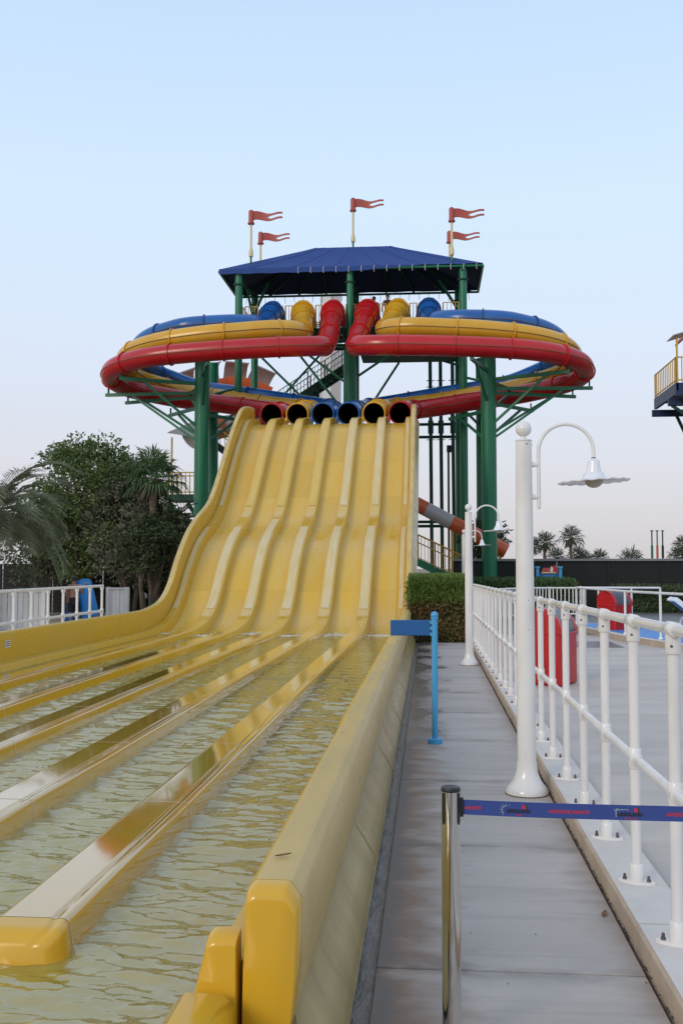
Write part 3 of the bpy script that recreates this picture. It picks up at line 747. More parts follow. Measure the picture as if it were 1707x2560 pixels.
# stair flight behind, coming up from the left
def stair(parent, a, b, w, n, rail='yrail', string='dgreen', bal=None, sides=(1, -1), treadmat='dgreen', hr=1.0):
    a, b = Vector(a), Vector(b); d = b - a; fl = Vector((d.x, d.y, 0)).normalized(); sd = Vector((-fl.y, fl.x, 0)); g = MB()
    for s in (-1, 1):
        mb = MB(); mb.bar(a + sd * s * w / 2, b + sd * s * w / 2, .06, .30); part('stringer', mb, M[string], parent)
    for i in range(n):
        p = a + d * ((i + .5) / n); mb = MB(); q = fl * .14
        mb.rings([[p + sd * s * (w / 2 - .035) + fl * f * .14 + Vector((0, 0, z)) for f, z in ((-1, -.02), (1, -.02), (1, .02), (-1, .02))] for s in (-1, 1)]); part('tread', mb, M[treadmat], parent, 0)
    up_ = Vector((0, 0, 1))
    for s in sides:
        o = sd * s * (w / 2 + .0)
        rl = MB()
        for z in (hr, hr * .72, .2): rl.tube([a + o + up_ * z, b + o + up_ * z], .022 if z == hr else .016, 6)
        ro = part('handrail', rl, M[rail], parent)
        m = bal or n
        for i in range(m + 1):
            p = a.lerp(b, i / m) + o; mb = MB(); mb.tube([p + up_ * .1, p + up_ * hr], .035 if i % 5 == 0 else .011, 6); part('baluster', mb, M[rail], ro)
st1 = thing('rear_staircase', 'dark green stair flight with thin railings behind the tower legs', 'staircase', W(3, 49, 0))
stair(st1, W(4.9, 49, 8.4), W(.6, 49, 11.2), 1.1, 18, 'bolt', 'dgreen', 26)
for u in (4.4, 3.7, 3.05, 2.0):
    mb = MB(); mb.tube([W(u, 49, -.1), W(u, 49, 11.2 - (u - .6) * .651 - .2)], .1, 10); part('post', mb, M['dgreen'], st1)
# white tower shaft far behind
sh = thing('white_shaft', 'pale grey square shaft rising behind the roof of the slide tower', 'tower', (-6.2, 62, 0))
mb = MB(); mb.box(-6.55, -5.35, 62, 63.2, -.1, 19.6); part('shaft_wall', mb, M['greyw'], sh)
mb = MB(); mb.box(-6.45, -5.9, 61.98, 62, -.1, 19.0); part('front_plate', mb, M['whitef'], sh)

# the four big loop columns with their arms
def loop_column(u, y, r, ztop, arms, label):
    th = thing('support_column', label, 'column', W(u, y, -.1), 'green columns carrying the tube loops')
    mb = MB(); mb.tube([W(u, y, -.1), W(u, y, ztop)], r, 28); part('column', mb, M['green'], th)
    for (tu, ty, tz, bz) in arms:
        c = Vector(W(u, y, tz - .02)); e = Vector(W(tu, ty, tz)); d = (e - c).normalized()
        mb = MB(); mb.bar(c + d * (r - .02), e, .11, .13); a = part('arm', mb, M['green'], th)
        m = c.lerp(e, .72); lo = Vector(W(u, y, tz - bz)); d2 = (m - lo).normalized()
        mb = MB(); mb.bar(lo + d2 * (r - .02), m - Vector((0, 0, .05)), .08, .09); part('arm_brace', mb, M['green'], a)
        mb = MB(); mb.bar(e - d * .12, e - d * .12 + Vector((0, 0, .30)), .10, .05); part('saddle', mb, M['dgreen'], a)
    return th
for s, side in ((1, 'left'), (-1, 'right')):
    loop_column(s * 5.66, 40.0, .30, 9.9,
                [(s * 4.9, 37.5, 9.28, 1.4), (s * 8.6, 38.55, 8.95, 1.9), (s * 9.7, 40.3, 8.60, 2.1), (s * 9.2, 41.4, 8.45, 1.7), (s * 7.6, 42.4, 8.05, 1.4), (s * 4.2, 42.4, 7.75, 1.3), (s * 7.2, 43.2, 8.9, 1.2)],
                f'thick front green column with bracket arms under the {side} tube loop')
    loop_column(6.47 if s > 0 else -5.74, 45.6, .30, 10.9, [(s * 4.0, 44.2, 8.95, 1.2), (s * 8.0, 44.0, 9.6, 1.3), (s * 6.2, 43.6, 9.1, 1.0)],
                f'rear green column standing behind the {side} loop\'s front column')
# three slim posts with cross pipes right of the slide
pf = thing('pipe_frame', 'three slim dark green posts joined by crossing pipes right of the yellow slide', 'frame', W(-3.9, 48, -.1))
for u in (-3.44, -3.92, -4.48):
    mb = MB(); mb.tube([W(u - .04, 48, -.1), W(u, 48, 7.9)], .085, 10); mb.tube([W(u, 48, 7.9), W(u, 48, 8.5)], .13, 10); mb.tube([W(u, 48, 8.5), W(u + .02, 48, 11.9)], .085, 10); part('post', mb, M['dgreen'], pf)
    for z in (10.1, 10.4, 7.6):
        mb = MB(); mb.tube([W(u - .2, 48, z), W(u + .2, 48, z)], .02, 6); part('clamp', mb, M['dgreen'], pf)
for z in (7.75, 8.35, 3.55, 3.75):
    mb = MB(); mb.tube([W(-2.4, 48.15, z), W(-4.9, 48.15, z)], .07, 8); part('cross_pipe', mb, M['dgreen'], pf)
lp = thing('tall_floodlight', 'slim dark floodlight mast between the slim green posts', 'light', W(-4.2, 52, -.1))
mb = MB(); mb.tube([W(-4.34, 52, -.1), W(-4.34, 52, 7.6)], .06, 8); part('mast', mb, M['black'], lp)
mb = MB(); mb.bbox(XM + 4.25, XM + 4.62, 51.8, 52.1, 7.45, 7.8, .03); part('lamp_head', mb, M['black'], lp)

# flags
FLG = 'red swallowtail flags on the tower roof'
def flag(u, y, zb, zt, label, s=1.0):
    th = thing('flag', label, 'flag', W(u, y, zb), FLG)
    x = XM - u; h = zt - zb
    mb = MB(); mb.tube([(x, y, zb - .05), (x, y, zb + .12 * h)], .045, 8); part('pole_foot', mb, M['green'], th)
    mb = MB(); mb.lathe([(.09, .10 * h), (.10, .13 * h), (.095, .20 * h), (.06, .26 * h), (.05, .30 * h), (.05, h * .74)], (x, y, zb), 12); part('pole', mb, M['cream'], th)
    z0 = zb + h * .72; fh = h * .28
    mb = MB(); mb.lathe([(.14, 0), (.15, .02), (.15, .10 * fh), (.115, .14 * fh), (.115, .86 * fh), (.10, .92 * fh), (.03, fh)], (x, y, z0), 12); part('sleeve', mb, M['flag'], th)
    # wavy swallow-tailed sheet
    n = 16; fl = 1.28 * s; top = []; bot = []
    mb = MB(); v = []; th_ = .02
    for i in range(n + 1):
        t = i / n; wv = .045 * sin(t * 2 * pi * 1.25 + .5); xx = x + .1 + fl * t
        za = z0 + fh * (.86 - .16 * t) + wv; zb2 = z0 + fh * (.26 + .02 * t) + wv
        sp = max(0, (t - .48) / .52)
        zm = (za + zb2) / 2
        half = (za - zb2) / 2
        g = half * min(.44, sp * 2.2) * (1 if sp > 0 else 0)
        for yy in (-th_, th_):
            yo = .05 * sin(t * 5)
            v += [(xx, y + yy + yo, za), (xx, y + yy + yo, zm + g + .001), (xx, y + yy + yo, zm - g - .001), (xx, y + yy + yo, zb2)]
    f = []
    for i in range(n):
        a, b = i * 8, (i + 1) * 8
        for (p, q) in ((0, 1), (2, 3)) if i >= n * .48 - 1 else ((0, 3),):
            f += [(a + p, b + p, b + q, a + q), (a + 4 + p, a + 4 + q, b + 4 + q, b + 4 + p), (a + p, a + 4 + p, b + 4 + p, b + p), (a + q, b + q, b + 4 + q, a + 4 + q)]
    e = n * 8; f += [(e, e + 1, e + 5, e + 4), (e + 2, e + 3, e + 7, e + 6)]
    mb.add(v, f); part('flag_sheet', mb, M['flag'], th, 40)
flag(4.3, 43.3, 14.85, 17.16, 'red swallowtail flag on its pole at the roof\'s front left corner')
flag(4.46, 46.8, 15.2, 17.36, 'red swallowtail flag on its pole at the roof\'s rear left corner')
flag(0, 45.2, 16.0, 18.26, 'red swallowtail flag on its pole at the middle of the roof ridge')
flag(-4.36, 43.3, 14.7, 17.02, 'red swallowtail flag on its pole at the roof\'s front right corner')
flag(-4.34, 46.8, 15.05, 17.16, 'red swallowtail flag on its pole at the roof\'s rear right corner')

# ------------------------------------------------------------------ lamp posts
def lamp_post(x, y, label, rot=0):
    th = thing('lamp_post', label, 'lamp post', (x, y, 0), 'white swan neck lamp posts along the path')
    P = lambda a, b, c: (x + a, y + b, c)
    mb = MB(); mb.lathe([(.150, .0), (.150, .022), (.135, .05), (.098, .095), (.078, .15), (.070, .21), (.070, .22)], P(0, 0, 0), 32); part('base_flare', mb, M['white'], th, 50)
    mb = MB(); mb.lathe([(.153, .0), (.153, .004)], P(0, 0, .0015), 32); part('base_seal', mb, M['joint'], th)
    mb = MB(); mb.lathe([(.066, .2), (.0655, 1.418)], P(0, 0, 0), 32); mb.lathe([(.0635, 1.415), (.0635, 1.425)], P(0, 0, 0), 32); mb.lathe([(.0650, 1.421), (.0575, 2.50), (.0575, 2.512)], P(0, 0, 0), 32); sh_ = part('shaft', mb, M['white'], th)
    mb = MB()
    for z in (1.16, 1.37, 2.49):
        for a in (-1.3, .3): mb.sphere(P(.0625 * cos(a), .0625 * sin(a), z), .005, 6, 4)
    part('screw', mb, M['bolt'], sh_)
    mb = MB(); mb.lathe([(.0600, 2.5135), (.0600, 2.522), (.055, 2.526), (.018, 2.527), (.018, 2.565)], P(0, 0, 0), 28); part('cap_plate', mb, M['white'], th)
    mb = MB(); mb.sphere(P(0, 0, 2.604), .058, 24, 14); part('ball_finial', mb, M['white'], th, 60)
    pts = [P(.105, 0, 2.035)] + [P(.105, 0, z) for z in (2.1, 2.25, 2.42)]
    r = .195
    pts += [P(.105 + r - r * cos(a), 0, 2.44 + r * sin(a)) for a in [pi * k / 18 for k in range(0, 19)]]
    pts += [P(.105 + 2 * r, 0, 2.40), P(.105 + 2 * r, 0, 2.375)]
    mb = MB(); mb.tube(pts, .0135, 12); mb.sphere(pts[0], .0135, 10, 6); arm = part('swan_neck', mb, M['white'], th, 60)
    for z in (2.11, 2.345):
        mb = MB(); mb.tube([P(.05, 0, z), P(.075, 0, z), P(.107, 0, z)], [.024, .019, .017], 10); part('bracket', mb, M['white'], arm)
    lx = .105 + 2 * r; n = 96; rs = []
    pr = [(.015, 2.385), (.028, 2.375), (.042, 2.366), (.043, 2.358), (.044, 2.345), (.048, 2.318), (.054, 2.285), (.066, 2.282), (.078, 2.252), (.092, 2.236), (.14, 2.226), (.20, 2.221), (.252, 2.221)]
    for q, (rr, z) in enumerate(pr):
        wv = max(0, (rr - .09) / .162)
        rs.append([P(lx + rr * cos(2 * pi * k / n), rr * sin(2 * pi * k / n), z + wv * (.0035 * cos(2 * pi * k * 16 / n)) + .012 * (rr / .25) * cos(2 * pi * k / n)) for k in range(n)])
    for rr, z in ((.250, 2.214), (.20, 2.214), (.14, 2.219), (.092, 2.229), (.07, 2.24)):
        wv = max(0, (rr - .09) / .162)
        rs.append([P(lx + rr * cos(2 * pi * k / n), rr * sin(2 * pi * k / n), z + wv * (.0035 * cos(2 * pi * k * 16 / n)) + .012 * (rr / .25) * cos(2 * pi * k / n)) for k in range(n)])
    mb = MB(); mb.rings(rs, caps=False); part('lamp_shade', mb, M['shade'], th, 60)
    mb = MB(); mb.lathe([(.016, 2.372), (.016, 2.392)], P(lx, 0, 0), 14); part('neck_collar', mb, M['bolt'], th)
    mb = MB(); mb.sphere(P(lx, 0, 2.228), .066, 20, 12, (1, 1, .85)); part('globe', mb, M['bulb'], th, 60)
    return th
lamp_post(.690, 7.455, 'nearest and tallest white lamp post beside the path railing')
lamp_post(.668, 17.12, 'white lamp post in the middle of the row, at the far end of the path')
lamp_post(.985, 28.6, 'farthest white lamp post, partly hidden behind the middle post and hedge')

# ------------------------------------------------------------------ guard rail along the kerb
gr = thing('guard_rail', 'long white tubular guard rail with posts bolted to the kerb', 'railing', (.985, 12, .1))
RZT = lambda y: 1.372 - .0062 * (y - 4)
RX = lambda y: .985 - .0032 * (y - 4)
def post_meshes():
    r = .0245; d = {}
    d['post'] = MB().lathe([(r, .0), (r, 1.25)], n=18)
    d['base_flange'] = MB().lathe([(.034, .012), (.034, .085), (.031, .09), (.0255, .091)], n=18)
    pl = MB(); n = 24
    rs = [[(.036 * cos(2 * pi * k / n) * 1.0, .070 * sin(2 * pi * k / n) ** 3 * .6 + .075 * sin(2 * pi * k / n) * .6, z) for k in range(n)] for z in (.0, .010, .013)]
    pl.rings(rs); d['foot_plate'] = pl
    b = MB(); b.lathe([(.0105, .012), (.0105, .022), (.007, .023), (.007, .036), (.003, .040)], n=8)
    d['anchor_bolt'] = b
    t = MB(); t.tube([(0, -.062, 0), (0, -.058, 0), (0, .058, 0), (0, .062, 0)], [.0285, .0315, .0315, .0285], 18); t.lathe([(.031, -.098), (.0325, -.094), (.0315, -.02)], n=18); d['rail_socket'] = t
    s = MB(); s.sphere((-.012, -.0295, -.066), .0065, 6, 4); d['set_screw'] = s
    c = MB(); c.tube([(0, -.045, 0), (0, -.042, 0), (0, .042, 0), (0, .045, 0)], [.027, .030, .030, .027], 16); c.lathe([(.028, -.048), (.0305, -.044), (.0305, .044), (.028, .048)], n=16); d['cross_fitting'] = c
    return d
PM = {k: v.mesh(k, M['bolt'] if k in ('anchor_bolt', 'set_screw') else M['white'], smooth=40) for k, v in post_meshes().items()}
for zf in (1.0, 0):
    mb = MB(); mb.tube([(RX(y), y, (RZT(y) - .02) if zf else .1 + (RZT(y) - .1) * .465) for y in (2.4, 4, 10, 16, 21.6)], .0235, 16)
    part('rail', mb, M['white'], gr)
for k in range(-1, 22):
    y = 4.27 + .8 * k; x = RX(y); sc = (RZT(y) - .1 - .02) / 1.25
    p = place('post', PM['post'], gr, (x, y, .1), scale=None)
    p.scale = (1, 1, sc)
    ra = radians(70 + R.uniform(-5, 5)); qx, qy = -sin(ra) * .056, cos(ra) * .056
    for nm, z, ox, oy in (('base_flange', .1, 0, 0), ('foot_plate', .1, 0, 0), ('anchor_bolt', .1, qx, qy), ('anchor_bolt', .1, -qx, -qy), ('rail_socket', RZT(y) - .02, 0, 0), ('set_screw', RZT(y) - .02, 0, 0), ('cross_fitting', .1 + (RZT(y) - .1) * .465, 0, 0)):
        o = bpy.data.objects.new(nm, PM[nm]); col.objects.link(o); o.parent = p; o.location = (ox, oy, (z - .1) / sc); o.scale = (1, 1, 1 / sc)
        if nm == 'foot_plate': o.rotation_euler = (0, 0, ra)

# ------------------------------------------------------------------ blank blue direction sign on the path
sg = thing('direction_sign', 'light blue sign post with a blank dark blue board on the path', 'sign', (.054, 9.487, 0))
mb = MB(); mb.lathe([(.066, .0), (.066, .042), (.060, .046), (.031, .047)], (.054, 9.487, 0), 28); part('base_disc', mb, M['signpost'], sg)
mb = MB(); mb.lathe([(.0275, .04), (.0275, 1.135)], (.054, 9.487, 0), 24); part('post', mb, M['signpost'], sg)
mb = MB(); mb.lathe([(.0335, 1.128), (.0335, 1.146), (.028, 1.150)], (.054, 9.487, 0), 24); mb.sphere((.054, 9.487, 1.166), .034, 20, 12); part('ball_finial', mb, M['signpost'], sg, 50)
mb = MB(); mb.bbox(-.350, .018, 9.472, 9.494, .978, 1.120, .006); bd = part('sign_board', mb, M['signblade'], sg)
mb = MB()
for z in (.996, 1.102): mb.sphere((.006, 9.470, z), .005, 6, 4)
part('screw', mb, M['chrome'], bd)
for z in (.99, 1.045, 1.10):
    mb = MB(); mb.bbox(.012, .040, 9.466, 9.502, z - .016, z + .016, .003); part('clamp', mb, M['signpost'], sg)

# ------------------------------------------------------------------ belt barrier
def text_mesh(body, size, mat_, shear=0, bold=0.0):
    cu = bpy.data.curves.new('lettering', 'FONT'); cu.body = body; cu.size = size; cu.shear = shear; cu.offset = bold
    cu.align_x = 'CENTER'; cu.align_y = 'CENTER'; cu.resolution_u = 2; cu.extrude = .0003
    o = bpy.data.objects.new('lettering', cu); col.objects.link(o)
    dg = bpy.context.evaluated_depsgraph_get(); me = bpy.data.meshes.new_from_object(o.evaluated_get(dg))
    bpy.data.objects.remove(o); bpy.data.curves.remove(cu); me.materials.clear(); me.materials.append(mat_); me.name = 'lettering'
    return me
bx, by = .071, 3.5
bs = thing('belt_barrier', 'polished steel barrier post with a printed blue belt across the path', 'barrier', (bx, by, 0))
mb = MB(); mb.lathe([(.17, .0), (.17, .012), (.15, .022), (.05, .032), (.034, .04)], (bx, by, .002), 40); part('base', mb, M['chrome'], bs)
mb = MB(); mb.lathe([(.0315, .035), (.0315, .852)], (bx, by, 0), 48); part('pole', mb, M['chrome'], bs)
mb = MB(); mb.lathe([(.0318, .852), (.0328, .853), (.0328, .862), (.0315, .866), (.029, .8675)], (bx, by, 0), 40); part('top_cap', mb, M['black'], bs)
bdir = Vector((.955 - bx, 3.44 - by, 0)).normalized(); bn = Vector((-bdir.y, bdir.x, 0)) * -1
for k, an in enumerate((-32, 226, 135, 48)):                       # four black belt slots
    d = Matrix.Rotation(radians(an), 3, 'Z') @ bdir; s = Vector((-d.y, d.x, 0)); c = Vector((bx, by, 0))
    mb = MB(); rs = []
    zs = [.850, .78, .756, .750, .746]; ws = [.0068, .0068, .0066, .005, .0015]
    for z, w in zip(zs, ws): rs.append([c + d * r_ + s * w * q + Vector((0, 0, z)) for r_, q in ((.026, -1), (.0335, -1), (.0345, 0), (.0335, 1), (.026, 1))])
    mb.rings(rs); part('belt_slot', mb, M['black'], bs)
mb = MB(); c0 = Vector((bx, by, 0)) + bdir * .032
mb.rings([[c0 + bn * a + bdir * t + Vector((0, 0, z)) for a, z in ((-.008, .770), (.008, .770), (.008, .832), (-.008, .832))] for t in (0, .010)]); part('belt_end', mb, M['black'], bs)
BL = .90
def belt_pt(t, z, off=0):                                         # t metres along the belt
    sag = -.004 * sin(pi * t / BL) + .006 * t
    return Vector((bx, by, 0)) + bdir * (.036 + t) + bn * (off + .0025 * sin(t * 9)) + Vector((0, 0, .801 + z + sag))
mb = MB(); n = 40
mb.rings([[belt_pt(BL * i / n, z, o_) for z, o_ in ((-.0245, -.0007), (-.0245, .0007), (.0245, .0007), (.0245, -.0007))] for i in range(n + 1)])
belt = part('belt', mb, M['belt'], bs, 40)
mb = MB(); cc = belt_pt(BL, 0); mb.bbox(cc.x - .006, cc.x + .012, cc.y - .014, cc.y + .014, cc.z - .03, cc.z + .03, .003); part('wall_clip', mb, M['black'], bs)
def on_belt(me, t, z, name):
    o = bpy.data.objects.new(name, me)
    for v in me.vertices:
        q = belt_pt(t + v.co.x, z + v.co.y, .0013 + v.co.z); v.co = q - ORG[belt.name]
    col.objects.link(o); o.parent = belt; return o
def belt_shape(mb_, t, z, m_, name):                              # flat print given in belt coordinates
    me = mb_.mesh(name, m_, smooth=0); return on_belt(me, t, z, name)
def logo(t, rays):
    on_belt(text_mesh('LEGOLAND', .0150, M['print_black'], 0, .0011), t + .012, -.006, 'belt_word')
    w = MB(); w.box(-.006, .006, -.0065, .0065, 0, .0006); belt_shape(w, t + .030, .0085, M['print_red'], 'belt_emblem')
    w = MB(); w.box(-.0012, .0012, -.0085, .0085, 0, .0009); belt_shape(w, t + .0375, .0095, M['print_black'], 'belt_emblem_edge')
    on_belt(text_mesh('DUBAI' if rays else 'WATER PARK', .0068, M['print_red'], 0, .0002), t + .014, -.0185, 'belt_small_word')
    w = MB()
    if rays:
        n_ = 10
        for k in range(n_):
            a0, a1 = radians(85 + 145 * k / n_), radians(85 + 145 * (k + 1) / n_); r0, r1 = .0125, .0142
            w.add([(r * cos(a), r * sin(a), .0004) for a in (a0, a1) for r in (r0, r1)], [(0, 1, 3, 2)])
        for k in range(7):
            a = radians(60 + 29 * k); da = .05
            w.add([(r * cos(a + d) * 1.0, r * sin(a + d) * .95, .0004) for r, d in ((.0165, -da), (.0215, -da * .6), (.0215, da * .6), (.0165, da))], [(0, 1, 2, 3)])
        belt_shape(w, t - .028, -.003, M['print_pale'], 'belt_sun')
    else:
        pts = [(-.004, -.018), (-.002, -.012), (-.005, -.008), (-.001, -.003), (-.006, .001), (.0, .004), (.004, .009), (.009, .006), (.014, .009), (.02, .0065), (.026, .0095), (.032, .0065), (.037, .009)]
        pts2 = [(-.009, .010), (-.006, .005), (-.002, .006), (.0, .012), (.003, .008)]
        for pp in (pts, pts2):
            for (xa, ya), (xb, yb) in zip(pp, pp[1:]):
                d_ = Vector((xb - xa, yb - ya)).normalized() * .0007
                w.add([(xa - d_.y, ya + d_.x, .0004), (xa + d_.y, ya - d_.x, .0004), (xb + d_.y, yb - d_.x, .0004), (xb - d_.y, yb + d_.x, .0004)], [(0, 1, 2, 3)])
        belt_shape(w, t - .030, .002, M['print_pale'], 'belt_splash')
aw = text_mesh('AWESOME AWAITS', .0150, M['print_red'], .25, .0006)
on_belt(text_mesh('AWAITS', .0150, M['print_red'], .25, .0006), .036, -.002, 'belt_slogan')
logo(.175, True); on_belt(aw, .350, -.003, 'belt_slogan'); logo(.535, False)
on_belt(text_mesh('AWESOME AWAITS', .0150, M['print_red'], .25, .0006), .725, -.003, 'belt_slogan')

# ------------------------------------------------------------------ litter bins
def bin_(x, y, rz, label):
    th = thing('litter_bin', label, 'bin', (x, y, .05), 'red litter bins with grey lids')
    base = []
    w, d, h = .30, .27, .70
    def put(mb_, nm, m_, sm=35):
        o = part(nm, mb_, m_, th, sm)
        return o
    mb = MB(); mb.bbox(x - w, x + w, y - d, y + d, .05, .05 + h, .03); base.append(put(mb, 'body', M['binred']))
    mb = MB(); mb.bbox(x - w - .012, x + w + .012, y - d - .012, y + d + .012, .05 + h - .03, .05 + h, .008); base.append(put(mb, 'rim', M['binred']))
    pf_ = [(-d, .0)] + [(-d + .02 + (d * 2 - .02) * (1 - cos(a)) * .5 * 1.0, .06 + .30 * sin(min(a * 1.25, pi / 2) if a < pi / 2 else a)) for a in [pi * k / 12 for k in range(13)]] + [(d, .0)]
    pf_ = [(-d, .0), (-d, .14), (-d + .03, .22), (-d + .10, .29), (-d + .19, .325), (-d + .28, .325), (d - .14, .27), (d - .05, .17), (d, .06), (d, .0)]
    for s in (-1, 1):
        mb = MB(); xa, xb = (x - w, x - w + .09) if s < 0 else (x + w - .09, x + w)
        mb.rings([[(xx, y - a, .05 + h + b) for a, b in pf_] for xx in (xa, xb)]); base.append(put(mb, 'hood_cheek', M['binred'], 50))
    mb = MB(); mb.rings([[(xx, y - a * .985, .05 + h + b * .985) for a, b in pf_] for xx in (x - w + .091, x + w - .091)]); base.append(put(mb, 'hood_lid', M['bingrey'], 50))
    mb = MB(); mb.rings([[(xx, y + a, .05 + z) for a, z in ((-d - .004, .1), (-d - .001, .1), (-d - .001, h - .08), (-d - .004, h - .08))] for xx in (x - w + .05, x + w - .05)]); base.append(put(mb, 'door', M['binred']))
    th.rotation_euler = (0, 0, rz); return th
bin_(1.62, 14.0, radians(62), 'red litter bin with grey lid just behind the guard rail posts')
bin_(4.30, 24.3, radians(38), 'red litter bin with grey lid by the blue pool platform')

# ------------------------------------------------------------------ raised blue pool platform on the right
def wedge(z0, z1, o=0.0): return None
pp = thing('pool_platform', None, None, (7, 23, 0)); tag(pp, kind='structure')
A, B, C, D = Vector((3.50, 27.0, 0)), Vector((4.0, 22.4, 0)), Vector((5.6, 16.0, 0)), Vector((14, 16.5, 0)); E_ = Vector((14, 27.0, 0))
poly = [A, B, C, D, E_]
def prism(pl, z0, z1):
    mb = MB(); mb.rings([[(p.x, p.y, z) for p in pl] for z in (z0, z1)]); return mb
def inset(pl, d):
    c = sum(pl, Vector()) / len(pl); return [p + (c - p).normalized() * d for p in pl]
part('kerb_body', prism(poly, -.05, .17), M['kerb'], pp, 0)
part('kerb_top', prism(inset(poly, .015), .1705, .175), M['kerbtop'], pp, 0)
part('blue_floor', prism(inset(poly, .22), .1755, .180), M['pool'], pp, 0)
mb = MB(); n = 28
for k in range(n):                                                # white ring printed on the blue floor
    a0, a1 = .5 + 5.0 * k / n, .5 + 5.0 * (k + 1) / n
    mb.add([(5.72 + r * cos(a) * .42, 20.6 + r * sin(a) * .95, .182) for a in (a0, a1) for r in (.62, 1.0)], [(0, 1, 3, 2)])
part('floor_ring', mb, M['whitef'], pp, 0)
prl = thing('pool_railing', 'white tubular railing round the blue pool platform', 'railing', (5, 23, .17))
rp = [Vector((3.75, 26.6, .175)), Vector((4.2, 22.5, .175)), Vector((5.0, 19.4, .175)), Vector((5.75, 16.2, .175))]
for a, b in zip(rp, rp[1:]):
    mb = MB(); mb.tube([a + Vector((0, 0, .92)), b + Vector((0, 0, .92))], .026, 10); part('rail', mb, M['white'], prl)
pk = [Vector((3.75, 26.6, .175)), Vector((5.8, 26.4, .175))]
mb = MB(); mb.tube([pk[0] + Vector((0, 0, .92)), pk[1] + Vector((0, 0, .92))], .026, 10); part('rail', mb, M['white'], prl)
for p in [rp[0], rp[1], rp[0].lerp(rp[1], .5), rp[1].lerp(rp[2], .5), rp[2], rp[2].lerp(rp[3], .5), rp[3], pk[0].lerp(pk[1], .33), pk[0].lerp(pk[1], .66), pk[1]]:
    mb = MB(); mb.tube([p, p + Vector((0, 0, .92))], .026, 10); po = part('post', mb, M['white'], prl)
    mb = MB(); mb.lathe([(.05, 0), (.05, .012), (.03, .05)], p, 10); part('base_flange', mb, M['white'], po)
# pool loungers with raised silver backs at the right edge
for i, (x, y) in enumerate(((6.02, 24.0), (6.22, 24.75), (6.42, 25.5))):
    th = thing('sun_lounger', ('silver framed lounger with raised back, leftmost of three on the blue platform', 'silver framed lounger with raised back, middle of three on the blue platform', 'silver framed lounger with raised back, rightmost of three on the blue platform')[i], 'lounger', (x, y, .18), 'silver loungers on the pool platform')
    for s in (-.22, .22):
        mb = MB(); mb.tube([(x + .1, y + s, .40), (x - .48, y + s, .86), (x - .55, y + s, .87)], .03, 8); part('back_rail', mb, M['shade'], th)
        mb = MB(); mb.tube([(x + .1, y + s, .40), (x + 1.2, y + s, .40)], .03, 8); part('seat_rail', mb, M['shade'], th)
        for xx in (x - .25, x + 1.0):
            mb = MB(); mb.tube([(xx, y + s, .18), (xx, y + s, .40)], .03, 8); part('leg', mb, M['whitef'], th)
    mb = MB(); mb.rings([[(x + a, y + s, z) for a, z in ((.08, .385), (-.47, .82), (-.47, .845), (.08, .41))] for s in (-.20, .20)]); part('back_sling', mb, M['black'], th)
    mb = MB(); mb.box(x + .1, x + 1.2, y - .20, y + .20,   .385, .405); part('seat_sling', mb, M['black'], th)

# ------------------------------------------------------------------ curved white bar fence, info sign, back fence
wf = thing('bar_fence', 'curved white fence of thin upright bars in front of the hedge', 'fence', (3.5, 32, 0))
cp = spline([(1.9, 30.4, 0), (2.7, 32.0, 0), (3.7, 33.0, 0), (4.92, 33.2, 0), (4.95, 34.4, 0)], 12); cp = resample(cp, .125)
for z in (.96, .14):
    mb = MB(); mb.tube([p + Vector((0, 0, z)) for p in cp], .030, 8); part('rail', mb, M['white'], wf)
for i, p in enumerate(cp):
    big = i % 9 == 0
    mb = MB(); mb.box(p.x - (.035 if big else .016), p.x + (.035 if big else .016), p.y - .02, p.y + .02, -.05 if big else .14, 1.0 if big else .95); part('post' if big else 'bar', mb, M['white'], wf)
isg = thing('info_board', 'blue framed information board with a coloured picture behind the hedge', 'sign', (4.27, 37, 0))
for x in (3.87, 4.67):
    mb = MB(); mb.box(x - .05, x + .05, 36.95, 37.05, -.1, 1.62); mb.bbox(x - .08, x + .08, 36.92, 37.08, 1.58, 1.65, .01); part('post', mb, M['signpost'], isg)
mb = MB(); mb.box(3.93, 4.61, 36.97, 37.03, .55, 1.42); part('board', mb, M['signblade'], isg)
def flat(pts, y0=36.955): mb_ = MB(); mb_.rings([[(x, yy, z) for x, z in pts] for yy in (y0, 36.967)]); return mb_
part('picture_panel', flat([(3.98, 1.40), (4.56, 1.40), (4.56, 1.60), (4.06, 1.60)]), M['flag'], isg, 0)
part('picture_shape', flat([(4.30, 1.46), (4.38, 1.66), (4.50, 1.69), (4.54, 1.58), (4.54, 1.44)], 36.945), M['binred'], isg, 0)
part('picture_shape', flat([(4.30, 1.46), (4.34, 1.66), (4.41, 1.60), (4.40, 1.46)], 36.935), M['whitef'], isg, 0)
part('picture_shape', flat([(4.02, 1.405), (4.50, 1.405), (4.50, 1.445), (4.02, 1.445)], 36.935), M['cream'], isg, 0)
for k in range(3): part('print_row', flat([(4.04, 1.30 - .07 * k), (4.48, 1.30 - .07 * k), (4.48, 1.33 - .07 * k), (4.04, 1.33 - .07 * k)], 36.96), M['print_lblue'], isg, 0)
for x0, mm in ((4.0, 'whitef'), (4.18, 'print_pale'), (4.4, 'yrail')): part('picture_shape', flat([(x0, .98), (x0 + .15, .98), (x0 + .15, 1.10), (x0, 1.10)], 36.96), M[mm], isg, 0)
bf = thing('black_screen_fence', 'tall black screen fence with grey coping along the far right boundary', 'fence', (10, 40, 0))
x = 1.0; k = 0
